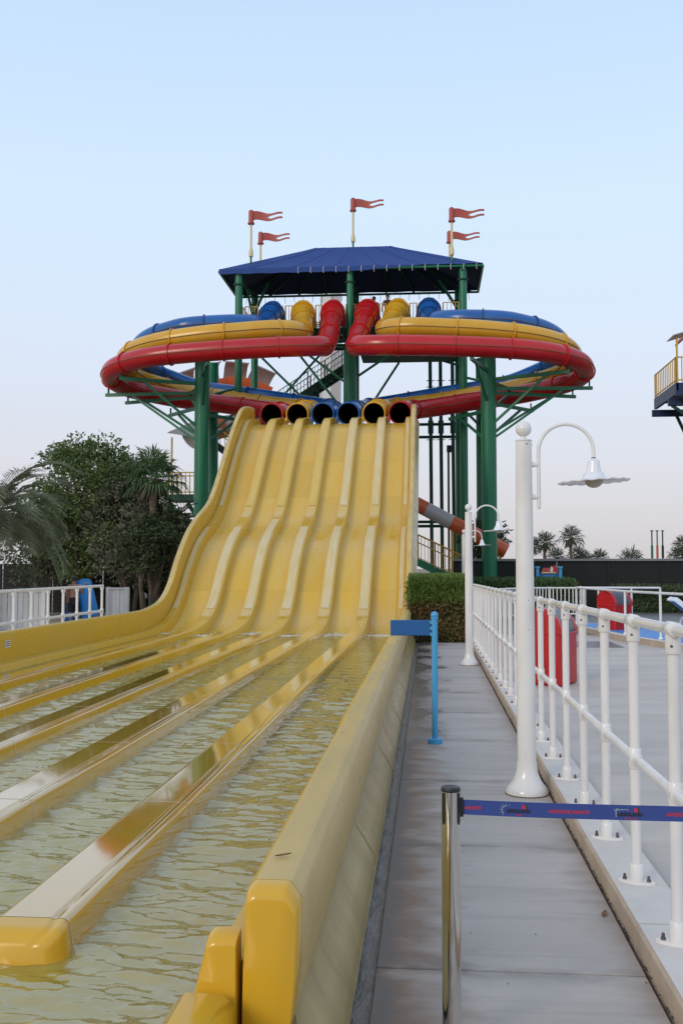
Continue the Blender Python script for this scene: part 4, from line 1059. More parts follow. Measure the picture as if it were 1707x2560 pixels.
while x < 24:
    x2 = x + 1.96
    mb = MB(); mb.box(x + .03, x2 - .03, 40.0, 40.06, -.1, 1.86); pn = part('screen_panel', mb, M['blackfence'], bf, 0)
    sm = MB()
    for q in range(16): sm.box(x + .03, x2 - .03, 39.985, 40.0, .05 + q * .112, .10 + q * .112)
    part('slats', sm, M['blackfence'], pn, 0)
    mb = MB(); mb.box(x - .04, x + .03, 39.96, 40.10, -.1, 1.86); part('post', mb, M['fencecap'] if k % 3 == 2 else M['blackfence'], bf)
    mb = MB(); mb.box(x - .03, x2 - .035, 39.9, 40.2, 1.862, 1.95); part('coping', mb, M['fencecap'], bf)
    x = x2; k += 1
bl = thing('black_screen_fence', 'dark slatted screen fence behind the trees on the left', 'fence', (-14, 38, 0))
x = -26
while x < -6.5:
    mb = MB(); mb.box(x + .03, x + 1.93, 38, 38.06, -.1, 1.75); part('screen_panel', mb, M['blackfence'], bl, 0)
    for q in range(10):
        mb = MB(); mb.box(x + .03, x + 1.93, 37.97, 38.0, .1 + q * .17, .2 + q * .17); part('slat', mb, M['blackfence'], bl, 0)
    x += 1.96

# ------------------------------------------------------------------ left side: railing, slatted fences
lr = thing('side_railing', 'white tubular railing along the left wall of the yellow slide', 'railing', (-7.4, 19, 0))
for z in (1.19, .62):
    mb = MB(); mb.tube([(-7.4, 14, z), (-7.4, 22.85, z)], .030, 10); part('rail', mb, M['white'], lr)
for k in range(11):
    y = 22.85 - .83 * k
    mb = MB(); mb.tube([(-7.4, y, -.02), (-7.4, y, 1.21)], .028, 10); p_ = part('post', mb, M['white'], lr)
    for z in (1.16, .62):
        mb = MB(); mb.lathe([(.038, -.06), (.042, -.05), (.042, .05), (.038, .055)], (-7.4, y, z), 10); part('fitting', mb, M['white'], p_)
def slat_fence(label, p, q, h):
    th = thing('slat_fence', label, 'fence', p, 'white upright slat fences on the left')
    p, q = Vector(p), Vector(q); d = (q - p); L = d.length; d.normalize(); s = Vector((-d.y, d.x, 0)); n = max(3, int(L / .125))
    for i in range(n):
        a = p + d * (L * i / n + .006); b = p + d * (L * (i + 1) / n - .006); off = s * (.008 if i % 2 else 0)
        mb = MB(); mb.rings([[c + off + s * t + Vector((0, 0, z)) for c, t in ((a, 0), (b, 0), (b, .02), (a, .02))] for z in (0, h)]); part('slat', mb, M['white'], th, 0)
    mb = MB(); mb.bar(p + Vector((0, 0, h + .02)), q + Vector((0, 0, h + .02)), .07, .05); part('top_rail', mb, M['whitef'], th)
    for z in (.25, h - .2):
        mb = MB(); mb.bar(p + s * .055 + Vector((0, 0, z)), q + s * .055 + Vector((0, 0, z)), .04, .06); part('back_rail', mb, M['whitef'], th)
    for c in (p, q):
        mb = MB(); mb.box(c.x - .05, c.x + .05, c.y - .05, c.y + .05, -.05, h + .06); part('post', mb, M['white'], th)
slat_fence('long white slatted fence behind the railing at the left edge', (-12.4, 24.2, 0), (-9.93, 25.9, 0), .98)
slat_fence('short white slatted fence panel right of the bathers', (-9.02, 28.4, 0), (-8.40, 28.2, 0), 1.0)

# ------------------------------------------------------------------ foliage
def leaf(mb, p, d, n_, L, w, mi=0):
    s = d.cross(n_); s = s.normalized() if s.length > 1e-6 else Vector((1, 0, 0)); up_ = s.cross(d)
    m = p + d * L * .5
    mb.add([p, m + s * w * .5 + up_ * w * .12, p + d * L, m - s * w * .5 + up_ * w * .12], [(0, 1, 2, 3)], mi)
def rv(rn=R):
    while True:
        v = Vector((rn.uniform(-1, 1), rn.uniform(-1, 1), rn.uniform(-1, 1)))
        if .05 < v.length < 1: return v
def clump(mb, c, r, n, L, w, mi=0, flat_=.7, droop=.2):
    for _ in range(n):
        v = rv(); p = c + Vector((v.x * r, v.y * r, v.z * r * flat_))
        d = (v.normalized() * .7 + rv() * .8 - Vector((0, 0, droop))).normalized()
        leaf(mb, p, d, rv(), L * R.uniform(.7, 1.25), w * R.uniform(.7, 1.2), mi)
def broad_tree(x, y, h, rx, ry, zc, rz, m_, label, leaves=9000, L=.17, w=.085, seed=1, lean=0, gap=.0, stems=3, base=-.1):
    global R
    R = random.Random(seed)
    th = thing('tree', label, 'tree', (x, y, base), 'trees left of the slide' if x < 0 else None)
    tm = MB(); C = Vector((x + lean, y, zc)); nod = []
    for s in range(stems):
        a = 2 * pi * s / stems + R.uniform(0, 1); b0 = Vector((x + .12 * cos(a), y + .12 * sin(a), base))
        mid = Vector((x + lean * .4 + .35 * cos(a), y + .35 * sin(a), base + (zc - base) * .55)); e = C + Vector((rx * .3 * cos(a), ry * .3 * sin(a), rz * .2))
        pts = spline([b0, b0.lerp(mid, .5) + rv() * .08, mid, e], 5); n = len(pts)
        tm.tube(pts, [.11 * (1 - .75 * i / n) for i in range(n)], 8)
        for q in range(9):
            st = pts[R.randrange(n // 2, n)]; v = rv().normalized(); en = C + Vector((v.x * rx * .85, v.y * ry * .85, v.z * rz * .85))
            pp_ = spline([st, st.lerp(en, .5) + rv() * .2 + Vector((0, 0, .15)), en], 4); tm.tube(pp_, [.035 * (1 - .8 * i / len(pp_)) for i in range(len(pp_))], 5); nod.append(en)
    part('trunk', tm, M['bark'], th, 60)
    cl = []
    while len(cl) < 70:
        v = rv()
        if v.length < .35: continue
        if v.z < -.2 and R.random() < gap: continue
        q_ = R.uniform(.72, 1.14)
        cl.append(C + Vector((v.x * rx, v.y * ry, v.z * rz)) * q_)
    cl += [n_ + rv() * .1 for n_ in nod]
    mb = MB(); per = leaves // len(cl)
    for c in cl: clump(mb, c, R.uniform(.22, .62) * (rx + rz) / 3.4, int(per * R.uniform(.5, 1.5)), L, w)
    for _ in range(34):                                            # stray sprays past the outline
        v = rv().normalized(); v.z = abs(v.z) * .9; q_ = R.uniform(.85, 1.0); ln = R.uniform(.1, .55)
        for k in range(9):
            c = C + Vector((v.x * rx, v.y * ry, v.z * rz)) * q_ + (v + Vector((0, 0, .5))) * ln * k / 9
            clump(mb, c, .07, 4, L, w)
    part('crown', mb, M[m_], th, 0)
    return th
broad_tree(-11.9, 34.5, 6, 2.0, 1.6, 3.7, 2.4, 'leaf_green', 'tall bright green leafy tree left of the yellow slide', 20000, .145, .075, 3, .1)
broad_tree(-10.15, 34.2, 5, 1.35, 1.2, 3.1, 2.15, 'leaf_silver', 'grey green leafy tree right of the bright green tree', 14000, .125, .06, 5, .0)
broad_tree(-13.9, 36, 5, 1.5, 1.3, 2.7, 1.7, 'leaf_dark', 'dark low tree behind the drooping date palm', 6000, .18, .09, 8)
broad_tree(-8.95, 32.3, 4, .85, .6, 2.35, 1.0, 'leaf_dark', 'dark bushy small tree in front of the reddish palm trunk', 8000, .12, .06, 9)
broad_tree(-9.6, 36.2, 4, 1.2, 1.0, 2.2, 1.6, 'leaf_dark', 'dark tree filling the gap behind the grey green tree', 9000, .14, .07, 13)
broad_tree(1.95, 44.5, 4, .95, .9, 2.6, 1.0, 'leaf_dark', 'sparse small tree with bare twigs right of the thick right column', 1700, .17, .08, 11, .3)
R = random.Random(21)
def frond(base, d0, L, droop, nl, ll, w=.020, twist=0, m_='leaf_date', th=None):
    """pinnate palm frond: arching rachis with leaflets either side"""
    pts = []; d = d0.normalized(); p = Vector(base); n = 22
    for i in range(n + 1):
        pts.append(p.copy()); p += d * (L / n); d = (d + Vector((0, 0, -droop / n * (1 + 1.4 * i / n)))).normalized()
    mb = MB(); mb.tube(pts, [.022 * (1 - .85 * i / n) for i in range(n + 1)], 5)
    for i in range(nl):
        t = .12 + .88 * i / nl; k = min(n - 1, int(t * n)); q = pts[k].lerp(pts[k + 1], t * n - k); dd = (pts[k + 1] - pts[k]).normalized()
        sd = dd.cross(Vector((0, 0, 1))).normalized(); u = sd.cross(dd)
        for s in (-1, 1):
            l = ll * (sin(pi * (.12 + .80 * t)) ** .6) * R.uniform(.8, 1.1)
            v = (dd * .75 + sd * s * .75 + u * R.uniform(.1, .4)).normalized(); e = q + v * l - Vector((0, 0, l * .22)); m2 = q + v * l * .5
            ww = u.cross(v).normalized() * w * .5 + u * w * .25
            mb.add([q - ww * .4, q + ww * .4, m2 + ww, e, m2 - ww], [(0, 1, 2, 3, 4)])
    return mb
def date_palm(x, y, zc, label, nf=34, L=3.0, lean=(0, 0), seed=2, m_='leaf_date', down=.9, tr=.2, base=-.1, ll=.55):
    global R
    R = random.Random(seed)
    th = thing('palm_tree', label, 'palm tree', (x, y, base), 'palm trees')
    mb = MB(); c = Vector((x + lean[0], y + lean[1], zc)); pts = spline([(x, y, base), (x + lean[0] * .4, y, zc * .5), c], 8)
    rs = [tr * (1.1 - .25 * i / len(pts)) * (1 + .07 * (-1) ** i) for i in range(len(pts))]; mb.tube(pts, rs, 12); part('trunk', mb, M['palmbark'], th, 20)
    for k in range(nf):
        a = 2.4 * k; el = 1.05 - 1.45 * (k / nf)
        d = Vector((cos(a) * cos(el), sin(a) * cos(el), sin(el)))
        part('frond', frond(c + d * .12, d, L * R.uniform(.75, 1.12), down * R.uniform(.7, 1.4), 34, ll), M[m_], th, 0)
    return th
date_palm(-10.95, 25.0, 3.0, 'large grey green date palm drooping over the left edge', 46, 2.45, (0, 0), 2, 'leaf_date', .95)
date_palm(-8.45, 33.6, 3.0, 'low date palm with a spiky side frond beside the reddish trunk', 26, 1.25, (-.1, 0), 4, 'leaf_dark', .7, .10, ll=.36)
def fan_leaf(c, d, stalk, r, m_=None, seg=22, fold=.25, droop=.35):
    d = d.normalized(); mb = MB(); e = c + d * stalk - Vector((0, 0, stalk * .12)); mb.tube([c, e], .016, 4)
    sd = d.cross(Vector((0, 0, 1))); sd = sd.normalized() if sd.length > .05 else Vector((1, 0, 0)); u = sd.cross(d).normalized()
    for k in range(seg):
        a = radians(-125 + 250 * (k + .5) / seg); v = d * cos(a) + sd * sin(a); l = r * (1 - .25 * abs(a) / 2.2) * R.uniform(.88, 1.08)
        pv = (-d * sin(a) + sd * cos(a)) * (l * .036); f = u * (fold * .06 * (1 if k % 2 else -1))
        m1 = e + v * l * .55 + u * .02; tip = e + v * l - Vector((0, 0, l * droop * R.uniform(.6, 1.5)))
        mb.add([e, m1 + pv + f, tip, m1 - pv - f], [(0, 1, 2, 3)])
    return mb
def fan_palm(x, y, zc, label, nf=26, stalk=.75, r=.72, tr=.16, base=-.1, m_='leaf_fan', seed=3, skirt=True, whole=False, group='palm trees'):
    global R
    R = random.Random(seed)
    th = thing('palm_tree', label, 'palm tree', (x, y, base), group)
    mb = MB(); n = 14; pts = [Vector((x + .03 * sin(i), y, base + (zc - base) * i / n)) for i in range(n + 1)]
    mb.tube(pts, [tr * (1.15 - .3 * i / n) * (1 + .09 * (-1) ** i) for i in range(n + 1)], 12); part('trunk', mb, M['palmbark'], th, 20)
    c = Vector((x, y, zc)); big = MB()
    for k in range(nf):
        a = 2.4 * k + R.uniform(-.3, .3); el = 1.4 - 2.0 * (k / nf)
        d = Vector((cos(a) * cos(el), sin(a) * cos(el), sin(el)))
        fm = fan_leaf(c + d * .08, d, stalk * R.uniform(.75, 1.1), r * R.uniform(.85, 1.1), droop=.2 + .4 * k / nf, seg=14 if whole else 22)
        if whole: big.add(fm.v, fm.f)
        else: part('frond', fm, M[m_], th, 0)
    if whole: part('crown', big, M[m_], th, 0)
    if skirt:
        sk = MB()
        for k in range(60):
            a = R.uniform(0, 6.28); d = Vector((cos(a) * .55, sin(a) * .55, -1)).normalized(); leaf(sk, c + Vector((cos(a) * tr, sin(a) * tr, -.05)), d, rv(), R.uniform(.5, 1.1) * r * 1.3, .07)
        part('dead_skirt', sk, M['palmbark'], th, 0)
    return th
fan_palm(-8.98, 33.0, 4.55, 'fan palm with reddish ragged trunk close to the left green column', 28, .55, .74, .14, seed=3)
fp = [(7.82, 70, 3.3, .75, 'medium fan palm second from the left beyond the black fence'), (9.56, 70, 3.65, .75, 'tallest fan palm beyond the black fence'), (8.85, 72, 2.35, .62, 'low fan palm just left of the tallest one beyond the black fence'),
      (10.15, 71, 2.45, .6, 'low fan palm just right of the tallest one beyond the black fence'), (10.75, 72, 2.1, .6, 'smallest fan palm between the tallest palm and a bare gap'), (11.9, 73, 2.25, .62, 'lone low fan palm left of the ride poles'),
      (13.5, 70, 1.95, .95, 'wide bushy palm head showing over the fence near the ride poles'), (16.55, 70, 2.3, .65, 'low fan palm right of the ride poles'), (17.15, 71, 3.1, .65, 'fan palm cut by the right edge of the picture'), (6.95, 70, 3.0, .6, 'fan palm half hidden behind the nearest lamp post')]
for i, (x, y, z, r, lb) in enumerate(fp): fan_palm(x, y, z, lb, 22, .42 * r / .7, .62 * r / .7, .11, seed=30 + i, m_='leaf_far', whole=True, group='palms beyond the black fence')
# ride poles beyond the fence
rpz = thing('ride_poles', 'cluster of three slim ride poles with coloured lower sleeves beyond the fence', 'ride', (16.2, 75, 0))
for x, m_ in ((15.95, 'green'), (16.32, 'orange'), (16.7, 'shirt')):
    mb = MB(); mb.tube([(x, 75, 0), (x, 75, 4.25)], .05, 8); p_ = part('pole', mb, M['dgreen'] if m_ != 'orange' else M['bolt'], rpz)
    mb = MB(); mb.lathe([(.085, 2.3), (.085, 3.2)], (x, 75, 0), 8); part('sleeve', mb, M[m_], p_)
    mb = MB(); mb.lathe([(.12, 4.22), (.12, 4.28)], (x, 75, 0), 8); part('top_plate', mb, M['shirt'], p_)
mb = MB(); mb.lathe([(.28, 1.5), (.24, 1.8), (.05, 2.25)], (16.05, 75, 0), 8); part('carriage', mb, M['black'], rpz)

# hedges
def hedge(x0, x1, y0, y1, h, label, mlo, mhi, n=9000, split=.55, L=.075, seed=4, tops=True, dens=1):
    global R
    R = random.Random(seed)
    th = thing('hedge', label, 'hedge', ((x0 + x1) / 2, (y0 + y1) / 2, -.1))
    mb = MB(); mb.bbox(x0 + .12, x1 - .12, y0 + .14, y1 - .1, -.1, h - .15, .05); part('stems', mb, M['leaf_dark'], th)
    a, b = MB(), MB()
    for _ in range(n):
        f = R.random(); z = R.uniform(0, h)
        bulge = .06 * sin(z * 9 + 3) + R.gauss(0, .05)
        xq = R.uniform(x0, x1); hx = h * (1 + .05 * sin(xq * 5.1 + seed) + .035 * sin(xq * 13 + 1)) - .10 * max(0, abs((xq - x0) / (x1 - x0) - .5) * 2 - .7) / .3
        if f < .62: p = Vector((xq, y0 + bulge + .06 + .10 * max(0, z / h - .75), min(z, hx)))
        elif f < .85: p = Vector((xq, R.uniform(y0, y1), hx + R.gauss(0, .05)))
        else: p = Vector((R.choice((x0, x1)) + R.gauss(0, .04), R.uniform(y0, y1), z))
        up_ = p.z > h * split + R.gauss(0, .07)
        d = (rv() * .8 + Vector((0, -.3, .75 if up_ else .15))).normalized()
        leaf(b if up_ else a, p, d, rv(), L * R.uniform(.7, 1.4) * (1.3 if up_ else 1), L * (.42 if up_ else .55))
    for _ in range(n // 8 if tops else 0):
        x = R.uniform(x0, x1); y = R.uniform(y0, y1); hh = R.uniform(.04, .24)
        for k in range(7): leaf(b, Vector((x + R.gauss(0, .012), y + R.gauss(0, .012), h + hh * k / 7)), (rv() * .7 + Vector((0, 0, 1))).normalized(), rv(), L * 1.1, L * .35)
    if a.v: part('old_foliage', a, M[mlo], th, 0)
    part('new_foliage', b, M[mhi], th, 0)
hedge(-.42, .86, 22.35, 25.4, 1.22, 'bright topped hedge with browned lower leaves closing the path', 'leaf_hedgelow', 'leaf_hedge', 17000, .66)
hedge(1.2, 4.85, 34.2, 36.6, 1.02, 'dark green hedge behind the curved white bar fence', 'leaf_dark', 'leaf_fan', 9000, .3, .11, 6)
hedge(-11.6, -8.0, 36.8, 37.8, 1.45, 'dark hedge under the trees left of the slide', 'leaf_dark', 'leaf_dark', 6000, .5, .13, 7, False)
hedge(-8.3, -7.0, 30.0, 31.2, .35, 'low scrubby planting beside the reddish palm trunk', 'leaf_dark', 'leaf_fan', 1200, .4, .10, 12)
hedge(6.6, 10.5, 36.5, 38.5, .75, 'low shrubs in front of the black screen fence at the right', 'leaf_dark', 'leaf_dark', 3000, .4, .13, 15)
gl_ = thing('garden_light', 'small white caged bollard light under the palm on the left', 'light', (-9.15, 32.6, 0))
mb = MB(); mb.lathe([(.07, -.1), (.07, .55)], (-9.15, 32.6, 0), 12); part('bollard', mb, M['black'], gl_)
mb = MB(); mb.sphere((-9.15, 32.6, .68), .10, 12, 8, (1, 1, 1.2)); part('globe', mb, M['whitef'], gl_)
mb = MB()
for k in range(4): mb.tube([(-9.15 + .115 * cos(k * pi / 2 + a * 0), 32.6 + .115 * sin(k * pi / 2), .56 + .24 * a / 4) for a in range(5)], .012, 4)
part('cage', mb, M['black'], gl_)

# ------------------------------------------------------------------ orange and white slides, stairs behind
oc = thing('open_slide', 'big orange and grey curved open slide behind the left columns', 'water slide', (-11, 55, 4))
def shell(pts, rad, th0, th1, m_, name, parent, n=12):
    pts = [Vector(p) for p in pts]; rs = []
    for i, p in enumerate(pts):
        t = (pts[min(i + 1, len(pts) - 1)] - pts[max(i - 1, 0)]).normalized(); s = t.cross(Vector((0, 0, 1))).normalized(); u = s.cross(t)
        o = [p + (s * cos(a) + u * sin(a)) * rad for a in [th0 + (th1 - th0) * k / n for k in range(n + 1)]]
        o += [p + (s * cos(a) + u * sin(a)) * (rad - .06) for a in [th1 + (th0 - th1) * k / n for k in range(n + 1)]]
        rs.append(o)
    mb = MB(); mb.rings(rs); return part(name, mb, m_, parent, 40)
tp = resample(spline([(-13.2, 54, 11.1), (-11.6, 55, 11.85), (-10.1, 55.5, 11.95), (-8.75, 56, 11.45)], 8), 1.3)
for i in range(len(tp) - 1):
    tri = [tp[i], tp[i].lerp(tp[i + 1], .5), tp[i + 1].lerp(tp[i], .004)]
    shell(tri, 1.0, pi * 1.12, pi * 2.0, M['orange'], 'slide_section', oc)
    shell(tri, 1.03, pi * .42, pi * 1.115, M['greyw'], 'slide_section', oc)
tp = resample(spline([(-12.1, 51.8, 8.5), (-11.5, 52.6, 9.0), (-10.6, 53.4, 9.4), (-9.0, 53.9, 9.5), (-7.6, 54.0, 9.5)], 8), .85)
for i in range(len(tp) - 1):
    shell([tp[i], tp[i].lerp(tp[i + 1], .5), tp[i + 1].lerp(tp[i], .004)],   .85, pi * .85, pi * 2.1, M['orange'] if i % 2 == 1 else M['greyw'], 'slide_section', oc)
for x, y, z in ((-11.6, 54.2, 10.2), (-8.6, 56.2, 10.6)):
    mb = MB(); mb.tube([(x, y, -.1), (x, y, z)], .14, 10); part('slide_post', mb, M['green'], oc)
cn = thing('canvas_canopy', 'grey pointed canvas canopy over the stair landing on the left', 'canopy', (-12, 51, 8))
mb = MB(); mb.add([(-13.1, 50.6, 8.45), (-11.1, 50.2, 8.1), (-10.6, 52.4, 8.9), (-12.2, 53.0, 9.4), (-13.1, 50.6, 8.41), (-11.1, 50.2, 8.06), (-10.6, 52.4, 8.86), (-12.2, 53.0, 9.36)], [(0, 1, 2, 3), (7, 6, 5, 4), (0, 4, 5, 1), (1, 5, 6, 2), (2, 6, 7, 3), (3, 7, 4, 0)]); part('canvas', mb, M['canvas'], cn)
for x, y in ((-12.9, 50.7), (-11.2, 50.4)):
    mb = MB(); mb.tube([(x, y, 5.2), (x, y, 8.2)], .05, 6); part('pole', mb, M['yrail'], cn)
ls = thing('left_staircase', 'green stair landing with yellow railings behind the left columns', 'staircase', (-11, 50, 0))
mb = MB(); mb.box(-13.0, -8.0, 50, 52, 4.95, 5.25); part('landing', mb, M['dgreen'], ls)
for x0, x1, y in ((-12.9, -8.1, 50.05), (-12.9, -8.1, 51.95)): railing(ls, (x0, y, 5.25), (x1, y, 5.25), 1.1, 22, r=.03)
stair(ls, (-7.2, 53.0, 5.2), (-11.6, 53.0, 8.4), 1.6, 16, 'yrail', 'dgreen', 16)
for i in range(14):
    z = 5.35 + i * .21
    mb = MB(); mb.box(-11.0 + i * .08, -7.6, 52.4, 52.46, z, z + .13); part('riser', mb, M['green'], ls)
for a, b in (((-12.9, 50.1, 4.9), (-9.8, 50.1, 1.2)), ((-12.3, 51.8, 4.9), (-9.6, 51.8, 1.0))):
    mb = MB(); mb.bar(a, b, .16, .2); part('strut', mb, M['green'], ls)
for x in (-9.6, -8.2):
    mb = MB(); mb.tube([(x, 51, -.1), (x, 51, 5)], .14, 10); part('post', mb, M['dgreen'], ls)
# right: striped chute and yellow railed stairs
ot = thing('striped_chute', 'orange and grey striped tube chute sloping down behind the thick right column', 'water slide', (.5, 42, 0))
chute = lambda x: Vector((x, 42.0, 4.20 - .535 * (x + .4536)))
for x0, x1, m_ in ((-2.6, -1.2, 'orange'), (-1.2, -.075, 'orange'), (-.075, .956, 'greyw'), (.956, 2.0, 'orange'), (2.0, 3.15, 'orange')):
    mb = MB(); mb.tube([chute(x0 + .002), chute(x1 - .002)], .30, 20); part('chute_section', mb, M[m_], ot)
for x in (.98, 2.9):
    p = chute(x); mb = MB(); mb.box(p.x - .06, p.x + .06, p.y - .06, p.y + .06, -.1, p.z - .24); part('prop', mb, M['yrail'], ot)
rs_ = thing('right_staircase', 'green stair flight with yellow railings right of the slide', 'staircase', (.8, 42.9, 0))
stair(rs_, (3.1, 42.9, .12), (-1.7, 42.9, 2.45), 1.0, 16, 'yrail', 'green', 34, (1, -1), 'dgreen', 1.15)
mb = MB(); mb.tube([W(-4.6, 48.9, 2.5), W(-5.1, 48.9, 2.5)], .30, 12); mb.tube([W(-4.4, 49, 2.1), W(-5.2, 49, 2.1)], .35, 12)
single('blue_drum', mb, M['darkblue'], 'dark navy drum behind the yellow stair railing', 'drum', loc=W(-4.8, 49, 2.1))
# right edge: neighbouring blue platform
rt_ = thing('blue_platform_tower', 'navy steel platform with yellow railings and stairs at the right edge', 'tower', (10.5, 43, 0))
X9 = 9.97; DZ = .65
mb = MB(); mb.bbox(X9, X9 + 4, 42, 42.14, 7.88 + DZ, 8.42 + DZ, .01); part('edge_beam', mb, M['darkblue'], rt_)
mb = MB(); mb.bbox(X9, X9 + .14, 42.15, 46, 7.95 + DZ, 8.42 + DZ, .01); part('edge_beam', mb, M['darkblue'], rt_)
mb = MB(); mb.box(X9 + .14, X9 + 4, 42.14, 46, 8.2 + DZ, 8.3 + DZ); part('deck_plate', mb, M['darkblue'], rt_)
mb = MB(); mb.bbox(X9 - .15, X9 + 4, 42.6, 42.8, 7.58 + DZ, 7.87 + DZ, .01); part('under_beam', mb, M['darkblue'], rt_)
mb = MB(); mb.bbox(X9 - .15, X9 + 4, 45.6, 45.8, 7.58 + DZ, 7.87 + DZ, .01); part('under_beam', mb, M['darkblue'], rt_)
railing(rt_, (X9 + .05, 42.06, 8.42 + DZ), (X9 + 2.0, 42.06, 8.42 + DZ), 1.05, 9, r=.03); railing(rt_, (X9 + .05, 42.06, 8.42 + DZ), (X9 + .05, 45.9, 8.42 + DZ), 1.05, 12, r=.03)
for x, z in ((X9 + .08, 10.35 + DZ), (X9 + .72, 10.5 + DZ)):
    mb = MB(); mb.box(x - .035, x + .035, 42.0, 42.07, 8.1 + DZ, z); part('canopy_post', mb, M['yrail'], rt_)
mb = MB(); mb.rings([[(x, y, z) for x, z in ((X9 - .1, 10.30 + DZ), (X9 + 1.35, 10.72 + DZ), (X9 + 1.35, 10.76 + DZ), (X9 - .1, 10.34 + DZ))] for y in (41.8, 43.0)]); part('canopy', mb, M['greyw'], rt_)
mb = MB(); mb.rings([[(x, y, z) for x, z in ((X9 + .86, 10.62 + DZ), (X9 + 3.2, 14.0 + DZ), (X9 + 3.2, 14.1 + DZ), (X9 + .82, 10.70 + DZ))] for y in (41.75, 45.5)]); part('canopy', mb, M['flag'], rt_)
stair(rt_, (X9 + .95, 43.0, 8.3 + DZ), (X9 + 3.6, 43.0, 12.2 + DZ), 1.5, 14, 'yrail', 'darkblue', 10, (1, -1), 'darkblue')
for (p, q) in (((X9 + .0, 42.7, 7.6 + DZ), (X9 + 3.3, 42.7, 5.2 + DZ)), ((X9 + .9, 45.7, 7.6 + DZ), (X9 + 2.4, 45.7, 4.2 + DZ))):
    mb = MB(); mb.bar(p, q, .1, .12); part('strut', mb, M['dgreen'], rt_)
mb = MB(); mb.tube([(X9 + 3.3, 43.5, -.1), (X9 + 3.3, 43.5, 7.6 + DZ)], .3, 20); part('column', mb, M['darkblue'], rt_)

# ------------------------------------------------------------------ people
def skin_body(name, joints, edges, parent, m_, off):
    me = bpy.data.meshes.new(name); me.from_pydata([tuple(Vector(j[0])) for j in joints], edges, [])
    o = bpy.data.objects.new(name, me); col.objects.link(o)
    sk = o.modifiers.new('s', 'SKIN'); sk.use_smooth_shade = True
    for i, j in enumerate(joints):
        v = me.skin_vertices[0].data[i]; r = j[1]; v.radius = r if isinstance(r, tuple) else (r, r); v.use_root = i == 0
    sb = o.modifiers.new('b', 'SUBSURF'); sb.levels = 2; sb.render_levels = 2
    dg = bpy.context.evaluated_depsgraph_get(); m2 = bpy.data.meshes.new_from_object(o.evaluated_get(dg)); m2.name = name
    bpy.data.objects.remove(o); m2.materials.clear(); m2.materials.append(m_); m2.shade_smooth()
    p = bpy.data.objects.new(name, m2); col.objects.link(p); p.parent = parent; p.location = off - ORG[parent.name]; ORG[p.name] = ORG[parent.name]; return p
def person(x, y, z, H, label, pose, face, skinm='skin', hair='hair', cloth=None, top=None, name='person'):
    """standing figure facing +y (back to the camera) before turning by face; pose gives arm joints in body units"""
    th = thing(name, label, 'person', (x, y, z))
    s = H; J = []; E2 = []
    def j(p, r): J.append(((p[0] * s, p[1] * s, p[2] * s), r * s if not isinstance(r, tuple) else (r[0] * s, r[1] * s))); return len(J) - 1
    pel = j((0, 0, .52), (.085, .062)); wa = j((0, .0, .61), (.074, .054)); ch = j((0, .0, .72), (.092, .062)); sh = j((0, -.005, .80), (.070, .050)); nk = j((0, .0, .845), .030); hd = j((0, .012, .885), .045); h2 = j((0, .016, .925), (.050, .058)); h3 = j((0, .012, .965), (.045, .050))
    for a, b in ((pel, wa), (wa, ch), (ch, sh), (sh, nk), (nk, hd), (hd, h2), (h2, h3)): E2.append((a, b))
    for sd, arm, leg in ((-1, pose['la'], pose['ll']), (1, pose['ra'], pose['rl'])):
        a0 = j((sd * .105, -.002, .805), .040); a1 = j(arm[0], .028); a2 = j(arm[1], .020); a3 = j(arm[2], (.018, .024)); a4 = j(arm[3], (.010, .016))
        E2 += [(sh, a0), (a0, a1), (a1, a2), (a2, a3), (a3, a4)]
        l0 = j((sd * .052, 0, .475), .060); l1 = j(leg[0], .040); l2 = j(((leg[0][0] + leg[1][0]) / 2, leg[1][1] * .5 + leg[0][1] * .5 - .012, .19), .036); l3 = j(leg[1], .022); l4 = j((leg[1][0] + sd * .01, leg[1][1] + .075, .018), (.022, .016))
        E2 += [(pel, l0), (l0, l1), (l1, l2), (l2, l3), (l3, l4)]
    off = Vector((x, y, z))
    body = skin_body('body', J, E2, th, M[skinm], off)
    hm = MB(); hm.sphere((x, y + .006 * s, z + .945 * s), .060 * s, 16, 10, (.92, 1.05, .95))
    hm.v = [(a, b - (.012 * s if c < z + .94 * s else 0), max(c, z + .905 * s)) for a, b, c in hm.v]; part('hair', hm, M[hair], th, 60)
    if cloth:
        tm = MB()
        rs = [[(x + (w * cos(2 * pi * k / 18)) * s, y + (d * sin(2 * pi * k / 18)) * s, z + zz * s) for k in range(18)] for zz, w, d in ((.585, .088, .066), (.54, .100, .076), (.48, .112, .080), (.445, .114, .080))]
        tm.rings(rs, caps=False)
        for sd, leg in ((-1, pose['ll']), (1, pose['rl'])):
            cx, cy = sd * .055, 0; ex, ey = leg[0][0], leg[0][1]
            tm.rings([[(x + (cx + (ex - cx) * t + r_ * cos(2 * pi * k / 14)) * s, y + (cy + (ey - cy) * t + r_ * sin(2 * pi * k / 14)) * s, z + (.475 - (.475 - .29) * t) * s) for k in range(14)] for t, r_ in ((0, .066), (.5, .066), (.95, .064))], caps=False)
        part('swim_trunks', tm, M[cloth], th, 60)
    if top:
        tm = MB(); rs = [[(x + (w * cos(2 * pi * k / 18)) * s, y + (d * sin(2 * pi * k / 18)) * s, z + zz * s) for k in range(18)] for zz, w, d in ((.53, .100, .076), (.61, .090, .070), (.72, .108, .080), (.79, .112, .070), (.825, .075, .05))]
        tm.rings(rs, caps=False); part('shirt', tm, M[top], th, 60)
    th.rotation_euler = (0, 0, face); return th
legs = dict(ll=((-.06, .01, .27), (-.062, -.01, .04)), rl=((.06, .03, .27), (.064, .03, .04)))
px_, py_ = -9.62, 26.6
